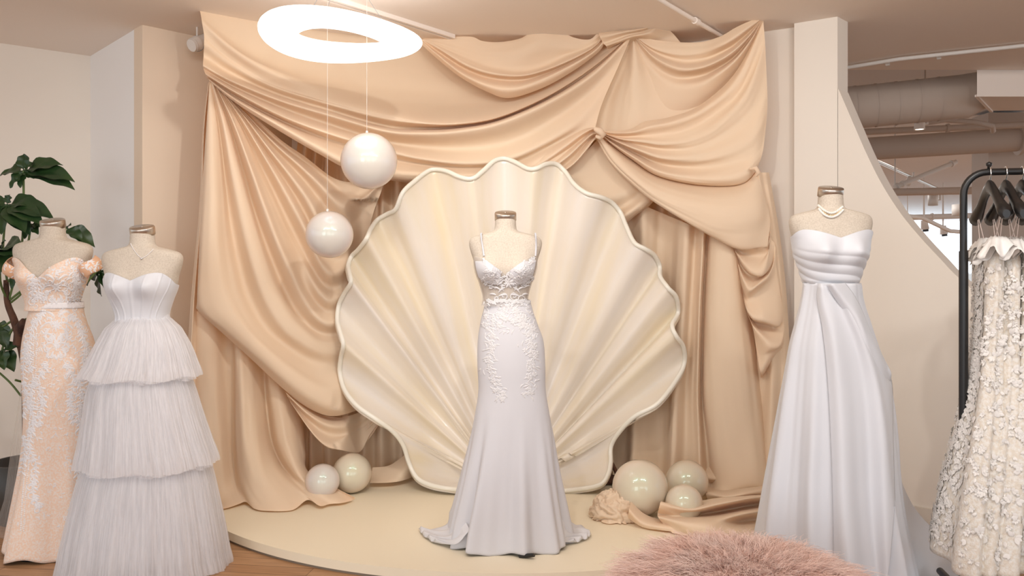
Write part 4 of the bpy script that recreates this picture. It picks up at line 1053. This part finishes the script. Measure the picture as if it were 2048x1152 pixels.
# train sweeping to the right
TR = [
 [(1748,780,3.14),(1775,840,3.17),(1790,900,3.22),(1802,960,3.32),(1832,1020,3.48),(1880,1068,3.56),(1935,1100,3.52),(1990,1150,3.35),(2030,1200,3.1)],
 [(1740,790,3.06),(1768,850,3.08),(1784,900,3.12),(1800,980,3.22),(1824,1045,3.36),(1868,1098,3.42),(1920,1130,3.36),(1965,1180,3.2),(1990,1230,3.0)],
 [(1735,810,3.02),(1762,865,3.01),(1782,920,3.02),(1792,1000,3.08),(1812,1070,3.16),(1850,1130,3.22),(1895,1165,3.18),(1930,1210,3.05),(1950,1260,2.9)],
 [(1730,840,3.04),(1756,880,3.04),(1776,930,3.06),(1782,1010,3.10),(1796,1090,3.10),(1825,1155,3.06),(1860,1200,3.0),(1885,1240,2.92),(1900,1290,2.8)],
 [(1725,860,3.0),(1752,900,2.98),(1770,950,2.94),(1772,1030,2.92),(1780,1110,2.92),(1795,1175,2.9),(1815,1220,2.86),(1830,1260,2.8),(1840,1310,2.7)],
]
cs = [resample(spline(c, 10), 70) for c in TR]; rows = []
for i in range(4):
    A, B, C, D = cs[max(i-1, 0)], cs[i], cs[i+1], cs[min(i+2, 4)]
    for j in range(10 if i < 3 else 11):
        rr = []
        for q in range(70):
            a = cr(A[q], B[q], C[q], D[q], j/10); v = q/69
            p = P(a[0], a[1], a[2]+.022*noise.noise(Vector((i+j/10, v*4, 2))))
            p.z = max(p.z, .012+.02*(1+noise.noise(Vector((p.x*5, p.y*5, 1))))); rr.append(p)
        rows.append(rr)
MB().grid(rows).obj('train', M['satin'], g3, True, .002)
# crystal necklace
nk = empty('necklace', f3.c+Vector((0, -.05, -.1)), 'chunky double row crystal necklace round the neck of the right dress form', 'necklace')
mbead = mat('clear_pearl_beads', (.85, .80, .74), .12, spec=.8, coat=1); mgold = mat('pale_gold_setting', (.75, .58, .38), .25, metal=1)
def beads(pts, r, n, name, m):
    c = on_bvh(f3.bvh, pts, r*.9); c = resample([tuple(p) for p in spline([tuple(p) for p in c], 8)], n)
    mb = MB()
    for p in c:
        p = Vector(p); mb.grid([[p+Vector((math.sin(t)*math.cos(a), math.sin(t)*math.sin(a), math.cos(t)))*r for a in [2*PI*j/8 for j in range(8)]] for t in [PI*i/5 for i in range(6)]], cu=True, flip=True)
    mb.obj(name, m, nk)
beads([(1635,400),(1639,412),(1648,422),(1660,427),(1672,424),(1683,415),(1690,402)], .0052, 24, 'bead_strand', mbead)
beads([(1633,407),(1638,420),(1648,430),(1661,435),(1674,431),(1685,421),(1692,408)], .0048, 27, 'bead_strand', mbead)
beads([(1634,403),(1638,416),(1648,426),(1660,431),(1673,428),(1684,418),(1691,405)], .0030, 44, 'gold_strand', mgold)
# ------------------------------------------------------------------ fur pouf
pc = Vector((.66, 2.28, 0)); PR, PH = .29, .41
pf = empty('fur_pouf', pc, 'round pouf covered in curly pink sheepskin at bottom right foreground', 'pouf')
MB().lathe(pc, [(0, .02), (PR*.9, .02), (PR, .08), (PR*1.02, .25), (PR*.97, .34), (PR*.8, .385), (PR*.4, PH), (0, PH)], 48).obj('seat_cushion', M['furbase'], pf)
rf = random.Random(3); V = []; Fc = []
def pouf_pt(u, ph):    # u 0 centre of top .. 1 rim .. 1.6 down the side
    if u < 1: r = PR*u; z = PH-.05*u**4
    else: r = PR*(1.0+.05*min(1, (u-1)*4)); z = PH-.05-(u-1)*.42
    return Vector((pc.x+r*math.cos(ph), pc.y+r*math.sin(ph), z)), Vector((math.cos(ph)*(.25+.75*min(1, u))*sm(u, .1, 1.1), math.sin(ph)*sm(u, .1, 1.1), max(.15, 1.15-u))).normalized()
for cl in range(2600):
    u = math.sqrt(rf.random())*1.22; ph = rf.uniform(0, 2*PI); base, nrm = pouf_pt(u, ph)
    lean = Vector((math.cos(ph), math.sin(ph), -.2))*(.25+.7*u)+Vector((rf.gauss(0, .35), rf.gauss(0, .35), 0))
    ln = rf.uniform(.055, .10); cu = rf.uniform(.004, .009); cf = rf.uniform(1.2, 2.4); c0 = rf.uniform(0, 6.28)
    e1 = nrm.orthogonal().normalized(); e2 = nrm.cross(e1)
    for st in range(11):
        ro = base+e1*rf.gauss(0, .007)+e2*rf.gauss(0, .007); ls = ln*rf.uniform(.75, 1.1); js = rf.gauss(0, .35); b = len(V); NS = 8
        sd = (e1*rf.gauss(0, 1)+e2*rf.gauss(0, 1)).normalized()
        for k in range(NS):
            t = k/(NS-1); d = nrm*(t-.45*t*t)*ls+lean*(t*t)*ls*.75
            a = c0+js+t*cf*2*PI; p = ro+d+(e1*math.cos(a)+e2*math.sin(a))*cu*t
            w_ = .0011*(1-.75*t); V.append(p+sd*w_); V.append(p-sd*w_)
        for k in range(NS-1): Fc.append((b+2*k, b+2*k+1, b+2*k+3, b+2*k+2))
o = mesh_obj('curly_wool', V, Fc, M['fur'], pf); o['kind'] = 'stuff'

# ------------------------------------------------------------------ plant
def leaf(mb, base, tip, wd, up=Vector((0, 0, 1)), droop=.15):
    base, tip = Vector(base), Vector(tip); ax = tip-base; L = ax.length; d = ax.normalized()
    s_ = d.cross(up); s_ = s_.normalized() if s_.length > .05 else Vector((1, 0, 0)); n = s_.cross(d).normalized(); rows = []
    for i in range(13):
        t = i/12; w_ = wd*(math.sin(PI*min(1, t**.75))**.85)*(1-.15*t)+.0006; c = base+ax*t-Vector((0, 0, 1))*droop*L*t*t+Vector((0, 0, droop*L*.35))*math.sin(PI*t)
        rows.append([c+s_*w_*u+n*(abs(u)*w_*.28+.006*math.sin(t*14+u*2)*abs(u)) for u in (-1, -.6, -.25, 0, .25, .6, 1)])
    mb.grid(rows)
pl = empty('umbrella_plant', (P(50, 1000, 4.1).x, 4.1, 0), 'tall umbrella plant with dark glossy leaves behind the peach gown at left', 'houseplant')
PY = 4.05
def q_(x, y, d=0): return P(x, y, PY+d)
trunk = [q_(58, 1000), q_(56, 860), q_(52, 740), q_(40, 680), q_(28, 640), q_(15, 605), q_(12, 560)]
MB().tube([tuple(p) for p in spline([tuple(p) for p in trunk], 6)], [.030-.018*i/36 for i in range(37)], 12).obj('trunk', M['bark'], pl)
MB().tube([q_(36, 690, -.02), q_(40, 655, -.02), q_(52, 645, -.02)], [.024, .026, .028], 12).obj('cut_branch', M['bark'], pl)
MB().lathe((P(58, 1000, PY).x, PY, 0), [(0, 0), (.13, 0), (.17, .3), (.155, .3), (.15, .26), (0, .26)], 28).obj('pot', M['pot'], pl)
HUBS = [  # hub pixel, depth, leaves (tip px), stalk from
 ((47,342), 0, [(48,303,.020),(68,322,.0),(126,322,.02),(150,352,-.03),(150,368,-.02),(68,355,0),(20,372,-.03),(0,345,.03),(40,372,-.03)], (18,600)),
 ((14,410), -.05, [(20,386,.0),(82,400,.02),(108,427,-.05),(86,440,-.08),(50,455,-.1),(2,462,-.08),(-20,430,-.04),(-30,400,0),(60,462,-.04)], (14,560)),
 ((62,448), .0, [(80,452,.0),(48,474,-.05),(76,466,-.02)], (10,570)),
 ((2,500), -.1, [(42,484,-.1),(38,505,-.12),(22,545,-.15),(-10,555,-.1),(-25,520,-.1),(10,478,-.05)], (15,600)),
 ((132,455), .05, [(190,488,.05),(165,478,.0),(136,452,.05)], (20,600)),
 ((48,530), .0, [(22,572,-.03),(45,556,-.02),(30,548,0)], (22,605)),
 ((196,540), .1, [(203,586,.1),(228,583,.08),(222,560,.1),(240,575,.1),(175,565,.1),(190,555,.12)], (48,640)),
 ((4,700), .0, [(38,690,-.02),(28,738,-.04),(8,735,-.06),(-25,720,0)], (30,650)),
 ((-6,645), .0, [(16,660,0),(14,692,-.02),(-20,680,0)], (26,640)),
 ((60,745), .1, [(80,792,.1),(48,795,.1),(100,770,.1)], (30,760)),
]
for hub, dd, tips, fr in HUBS:
    h = q_(*hub, dd); a = q_(*fr)
    mid = a.lerp(h, .5)+Vector((.03 if hub[0] > fr[0] else -.02, 0, -.03))
    MB().tube([tuple(p) for p in spline([tuple(a), tuple(mid), tuple(h)], 6)], .0055, 8).obj('stalk', M['stem'], pl)
    for i, (x, y, d) in enumerate(tips):
        t = q_(x, y, dd+d); L = (t-h).length
        mb = MB(); up = Vector((.15*math.sin(i*2.1), -.75, .8)).normalized()
        leaf(mb, h+(t-h)*.10, t, max(.026, min(.062, L*.34)), up, .12)
        mb.tube([h, h+(t-h)*.12], .003, 6); mb.obj('leaf', M['leaf'], pl)
MB().tube([tuple(p) for p in spline([tuple(q_(-10, 738)), tuple(q_(20, 765)), tuple(q_(42, 792))], 6)], .005, 8).obj('stalk', M['stem'], pl)

# ------------------------------------------------------------------ clothes rack, hangers, lace dresses
RY = 2.9
def rk(px, py, dY=0): return P(px, py, RY+dY)
rc = empty('clothes_rack', (rk(1925, 600).x, RY, 0), 'black metal clothes rack with curved corner at the right edge of photo', 'clothes rack')
bx, bz = rk(1927, 345).x, EYE+(HZ-345)/FP*RY; bd = Vector((.97, -.17, 0)).normalized()
pts = [Vector((bx, RY, bz-.30)), Vector((bx, RY, bz-.09))]
for i in range(9):
    t = PI/2*i/8; pts.append(Vector((bx, RY, bz-.08))+bd*(.08-.08*math.cos(t))+Vector((0, 0, .08*math.sin(t))))
e0 = Vector((bx, RY, bz))+bd*1.15
pts.append(Vector((bx, RY, bz))+bd*1.07)
for i in range(1, 9):
    t = PI/2*i/8; pts.append(Vector((bx, RY, bz-.08))+bd*(1.07+.08*math.sin(t))+Vector((0, 0, .08*math.cos(t))))
pts.append(Vector((e0.x, e0.y, bz-.30)))
MB().tube(pts, .0125, 14).obj('rail', M['black'], rc)
for q in (Vector((bx, RY, 0)), Vector((e0.x, e0.y, 0))):
    MB().tube([q+Vector((0, 0, bz-.285)), q+Vector((0, 0, .09))], .0155, 14).obj('upright', M['black'], rc)
    dpt = Vector((bd.y, -bd.x, 0))
    ft = MB().tube([q-dpt*.24+Vector((0, 0, .08)), q+dpt*.24+Vector((0, 0, .08))], .014, 12).obj('foot_bar', M['black'], rc)
    for s_ in (-1, 1):
        MB().tube([q+dpt*.23*s_+bd*-.012+Vector((0, 0, .03)), q+dpt*.23*s_+bd*.012+Vector((0, 0, .03))], .03, 14).obj('caster', M['black'], rc)
MB().lathe(Vector((bx, RY, bz+.012))+bd*.085, [(0, 0), (.006, 0), (.006, .008), (.010, .012), (.010, .020), (0, .026)], 12).obj('rail_knob', M['black'], rc)
MB().tube([Vector((bx, RY, .25)), Vector((e0.x, e0.y, .25))], .011, 12).obj('lower_bar', M['black'], rc)
hx = Vector((-.30, -.954, 0)).normalized()     # hanger axis, near end
def hanger(s_, label):
    o = Vector((bx, RY, bz))+bd*s_; root = empty('coat_hanger', o, label, 'hanger', 'black hangers on the clothes rack')
    hk = [o+Vector((0, 0, .016))+Vector((hx.x*.016*math.sin(t), hx.y*.016*math.sin(t), .016*math.cos(t)-.016+.0)) for t in [PI*1.25-(PI*1.25)*i/10 for i in range(11)]]
    hk = [o+hx*(.018*math.cos(a))+Vector((0, 0, .018*math.sin(a))) for a in [math.radians(200-200*i/10) for i in range(11)]]
    hk += [o+hx*.018+Vector((0, 0, -.012)), o+Vector((0, 0, -.035)), o+Vector((0, 0, -.065))]
    MB().tube([tuple(p) for p in spline([tuple(p) for p in hk], 3)], .0022, 8).obj('hook', M['chrome'], root)
    mb = MB()
    for sg in (-1, 1):
        prof = [(0, -.055, .014, .028), (.03, -.062, .014, .026), (.07, -.082, .014, .024), (.12, -.118, .016, .022), (.17, -.145, .022, .024), (.20, -.158, .024, .026), (.212, -.165, .012, .014)]
        rows = []
        for (l, dz, th, hh) in prof:
            c = o+hx*sg*l+Vector((0, 0, dz)); rows.append([c+bd*math.cos(a)*th+Vector((0, 0, math.sin(a)*hh)) for a in [2*PI*j/12 for j in range(12)]])
        mb.grid(rows, cu=True, flip=sg > 0); mb.fan(rows[-1], sg > 0)
    mb.obj('arms', M['blackwood'], root)
    return o
M['lacefab'] = mat('ivory_lace_fabric', (.80, .72, .62), .75, spec=.2, var=((.88, .84, .78), 90, 6, .42, .6, (1, 1, 1)), bump=(220, .8, .002), sheen=.1)
M['leaflace'] = mat('ivory_satin_leaf', (.88, .84, .80), .45, spec=.4)
M['string'] = mat('blush_string', (.80, .66, .60), .6)
def rackdress(s_, k, label):
    o = Vector((bx, RY, bz))+bd*s_; root = empty('lace_dress', Vector((o.x, o.y, .1)), label, 'wedding dress', 'ivory lace dresses on the rack')
    rnd = random.Random(k+40); rows = []; NN = 150
    # (z, shift along rail, half length across, half thickness)
    prof = [(1.335,.0,.10,.018),(1.30,.0,.125,.030),(1.24,-.004,.13,.034),(1.12,-.006,.125,.034),(1.0,-.010,.125,.036),(.85,-.020,.15,.042),(.70,-.040,.19,.052),(.55,-.062,.23,.064),(.38,-.085,.26,.074),(.235+.006*k,-.10,.28,.082)]
    pr_ = resample_y([(-z, a, b, c) for z, a, b, c in prof], 70); ph = rnd.uniform(0, 6)
    for i, (nz_, a, b, c) in enumerate(pr_):
        v = i/70; r_ = []
        for j in range(NN):
            t = 2*PI*j/NN; f = (.002+.014*v)*math.sin(5*t+ph+v)+(.001+.007*v)*math.sin(9*t+2*ph)
            p = o+hx*((b+f)*math.sin(t)*(1 if t < 9 else 1))+bd*(a+(c+f)*math.cos(t)); r_.append(Vector((p.x, p.y, -nz_)))
        rows.append(r_)
    mb = MB().grid(rows, cu=True); mb.fan(rows[0]); mb.obj('dress_body', M['lacefab'], root, True, .002)
    # ruffled neckline and sleeve caps
    rm = MB()
    for q in range(5):
        rr = []; az = rnd.uniform(0, 6)
        for i in range(7):
            t = i/6; r_ = []
            for j in range(41):
                u = 2*PI*j/40; w_ = .030+.05*t; f = .012*math.sin(6*u+az)*t+.007*math.sin(11*u+az*2)*t
                p = o+hx*((-.11+.055*q)+(w_+f)*math.sin(u)*.8)+bd*((w_*.72+f)*math.cos(u)); r_.append(Vector((p.x, p.y, 1.365-.055*t+.022*math.sin(5*u+az)*t+rnd.uniform(-.003, .003)+.012*math.sin(q*2.1+k))))
            rr.append(r_)
        rm.grid(rr)
    rm.obj('ruffle', M['leaflace'], root, True, .001)
    # leaf and rose applique
    lm = MB(); bv_ = BVHTree.FromPolygons([tuple(v) for v in mb.v], mb.f)
    for q in range(1300):
        z = rnd.uniform(.27, 1.28); th = rnd.uniform(PI*.45, PI*1.8); n_ = bd*math.cos(th)+hx*math.sin(th)
        h, n, _, _ = bv_.ray_cast(Vector((o.x, o.y, z))+bd*(-.09*sm(1.2-z, 0, 1.1))+n_*.5, -n_)
        if h is None: continue
        if n.dot(n_) < 0: n = -n
        e1 = n.orthogonal().normalized(); e2 = n.cross(e1); rose = rnd.random() < .3; a0 = rnd.uniform(0, 6.28)
        for lf in range(6 if rose else rnd.choice((1, 2, 3))):
            a = a0+(lf*PI/3 if rose else lf*.8); d = e1*math.cos(a)+e2*math.sin(a); sd = n.cross(d); ln = rnd.uniform(.010, .019)*(.8 if rose else 1.3)
            rws = []
            for i in range(6):
                t = i/5; w_ = ln*.34*math.sin(PI*(.06+.9*t)); c = h+n*(.0025+.004*t)+d*ln*t; rws.append([c-sd*w_, c+n*.002, c+sd*w_])
            lm.grid(rws)
    lm.obj('leaf_applique', M['leaflace'], root)
    for sg in (-1, 1):
        st = MB()
        tp = o+hx*sg*.175+Vector((0, 0, -.135))
        for q in (-1, 1): st.tube([tp, o+hx*(sg*.09+q*.014)+bd*q*.006+Vector((0, 0, 1.345-bz))], .0013, 5)
        st.obj('hanging_strap', M['string'], root)
LBH = ['black hanger nearest the curved corner of the rack', 'second black hanger from the curved corner of the rack', 'third black hanger from the curved corner of the rack', 'black hanger at the photo edge, its arm tip just visible']
LBD = ['ivory lace dress nearest the curved corner of the rack', 'second ivory lace dress from the curved corner of the rack', 'third ivory lace dress from the curved corner of the rack', 'ivory lace dress cut by the right edge of the photo']
for i, s_ in enumerate((.087, .140, .194, .250)):
    hanger(s_, LBH[i]); rackdress(s_, i, LBD[i])

for x_, y_ in ((4.6, 11.2), (8.5, 9.5), (6.0, 17.0)):
    o = area('added_far_room_fill', (x_, y_, 2.85), (0, 0, 0), 1.6, 1.6, 130, (1, .96, .92))  # added unseen fill lamps that brighten the far room
# ------ room beyond the partition
structure(MB().box((5.5, 15.15, 2.98), (17, 19.7, .1)), 'ceiling_far', M['farceil'])
structure(MB().box((5.5, 5.315, 2.775), (17, .03, .35)), 'ceiling_soffit', M['ceil'])
wm = mat('bright_sky_window', (.9, .95, 1), .3, emit=(.86, .93, 1.0), es=4)
structure(MB().box((7.0, 24.5, 1.45), (22, .1, 3.0)), 'wall_far', M['farceil'])
for i in range(5):
    structure(MB().box((.8+i*3.1, 24.4, 2.03), (3.0, .06, 1.56)), 'window_%d' % (i+1), wm)
structure(MB().box((5.5, 24.3, .6), (22, .1, 1.2)), 'wall_far_sill', M['white'])
def hp(name, pts, r, m, label, cat='pipe', flanges=()):
    root = empty(name, pts[0], label, cat); MB().tube(pts, r, 20).obj('pipe_run', m, root)
    for f in flanges:
        a, b = Vector(pts[0]), Vector(pts[-1]); c = a.lerp(b, f); d = (b-a).normalized(); MB().tube([c-d*.012, c+d*.012], r*1.35, 20).obj('collar', m, root)
    return root
# round duct with seams, reducer and plenum box
du = empty('round_duct', P(1700, 213, 6.0), 'large taupe round ventilation duct with seams seen above the curved partition', 'duct')
a = P(1640, 222, 6.05); b = P(1898, 196, 5.85); d = (b-a).normalized()
MB().tube([a, b], .158, 40).obj('duct_run', M['duct'], du)
for k in range(6):
    c = a.lerp(b, .12+.16*k); MB().tube([c-d*.006, c+d*.006], .161, 40, cap=False).obj('seam', M['duct'], du)
MB().tube([b, b+d*.10, P(1965, 180, 5.78), P(1995, 174, 5.70)], [.158, .160, .135, .13], 40).obj('duct_elbow', M['duct'], du)
bx_ = empty('plenum_box', P(2030, 150, 5.4), 'boxy duct plenum with folded lower flange at the upper right corner', 'duct')
z1 = EYE+(HZ-112)/FP*5.34; z0 = EYE+(HZ-190)/FP*5.34; xl = P(1954, 0, 5.34).x
MB().prism([(xl, 5.34), (xl+1.6, 5.34), (xl+1.6, 5.80), (xl+.41, 5.86)], z0, z1).obj('box_body', M['ceil'], bx_, False)
MB().prism([(xl-.005, 5.333), (xl+1.6, 5.333), (xl+1.6, 5.348), (xl-.005, 5.348)], z0-.012, z0+.004).obj('flange', M['ceil'], bx_, False)
MB().prism([(xl-.012, 5.345), (xl+.012, 5.345), (xl+.42, 5.86), (xl+.396, 5.86)], z0-.012, z0+.002).obj('flange', M['ceil'], bx_, False)
hp('conduit_pipe', [C_(1660, 141, .02), C_(1800, 118, .02), C_(2080, 88, .02)], .012, M['white'], 'thin grey conduit running across the ceiling right of the pillar', flanges=(.3, .55))
hp('large_pipe', [P(1640, 304, 8.2), P(2300, 262, 7.6)], .115, M['duct'], 'thick taupe pipe crossing behind the partition below the round duct', flanges=(.62,))
hp('small_pipe', [P(1640, 268, 7.6), P(2300, 238, 7.2)], .03, M['duct'], 'thin taupe pipe just above the thick pipe behind the partition', flanges=(.4,))
hp('curved_conduit', [P(1850, 246, 6.6), P(1890, 240, 6.6), P(1950, 244, 6.6), P(1985, 252, 6.6), P(1986, 262, 6.7)], .022, M['duct'], 'curved taupe conduit beside the glowing ceiling spotlight')
hp('horizontal_pipe', [P(1700, 386, 9.0), P(2300, 374, 8.8)], .042, M['duct'], 'slender taupe pipe running level behind the clothes rack post', flanges=(.13,))
hp('sloped_pipe', [P(1790, 374, 9.0), P(1912, 324, 9.2)], .028, M['white'], 'short sloping pipe with jointed ends under the far ceiling', flanges=(.03, .12, .93))
hp('lighting_track', [P(1700, 298, 8.4), P(1900, 388, 13.5)], .02, M['steel'], 'long thin lighting track receding across the far ceiling', 'track')
structure(MB().box((P(2000, 0, 8.4).x, 8.4, 1.35), (.42, .3, 3.1)), 'wall_column', M['duct'])
def rods(name, zt=2.93, m=None):
    o = bpy.data.objects[name]; p = o.location; MB().tube([(p.x, p.y, p.z), (p.x, p.y, zt)], .008, 8).obj('hanger_rod', m or M['white'], o)
rods('curved_conduit', 2.93, M['duct']); rods('large_pipe'); rods('small_pipe'); rods('horizontal_pipe'); rods('sloped_pipe')
def can(px, py, Y, r, h, m, label, glow=None, tilt=0):
    c = P(px, py, Y); root = empty('ceiling_spotlight_fitting', c, label, 'spotlight'); R = Matrix.Rotation(tilt, 3, 'Y')
    MB().lathe(c, [(0, h/2), (r, h/2), (r, -h/2), (r*.86, -h/2), (r*.8, -h/2+.01), (0, -h/2+.01)], 24, R).obj('housing', m, root)
    if glow: MB().lathe(c, [(0, -h/2+.004), (r*.84, -h/2+.004)], 24, R).obj('lens', glow, root)
    MB().tube([c+Vector((r*.8, 0, 0)), c+Vector((r*1.5, 0, 0)), c+Vector((r*1.5, 0, h))], .012, 8).obj('bracket', m, root)
gl = mat('spotlight_glow', (1, .95, .85), .3, emit=(1, .9, .75), es=9)
can(1839, 248, 6.4, .040, .09, M['ceil'], 'small lit spotlight glowing under the round duct', gl)
can(1866, 400, 9.5, .055, .13, M['white'], 'white cylinder spotlight hanging below the level pipe', None)
can(1915, 420, 11.0, .07, .15, M['white'], 'white cylinder spotlight partly behind the rack post', None)
can(1818, 362, 9.2, .035, .10, M['white'], 'small white spotlight on the receding track, below the sloping pipe', None, .5)
for px, py, Y, lb in ((1848, 452, 14, 'small black and white track head in front of the bright far windows, nearer the partition'), (1886, 462, 15, 'small black and white track head in front of the bright far windows, nearer the rack')):
    c = P(px, py, Y); root = empty('track_head', c, lb, 'spotlight')
    MB().tube([c+Vector((0, 0, .1)), c+Vector((.02, 0, -.06))], [.05, .07], 14).obj('housing', M['white'], root)
    MB().tube([c+Vector((.02, -.01, -.05)), c+Vector((.025, -.01, -.10))], .05, 14).obj('lens_hood', M['black'], root)
    MB().tube([c+Vector((0, 0, .1)), c+Vector((0, 0, 2.93-c.z))], .015, 8).obj('stem', M['white'], root)
hp('window_rail_pipe', [P(1780, 436, 15), P(2200, 424, 15)], .05, M['white'], 'white pipe running across the top of the far windows', flanges=(.2,))
hp('sprinkler_pipe', [P(1815, 432, 13.5), P(1845, 436, 13.5), P(1900, 462, 13.8), P(1925, 464, 13.8)], .035, M['white'], 'white bent sprinkler pipe in front of the far windows')

rods('window_rail_pipe'); rods('sprinkler_pipe')
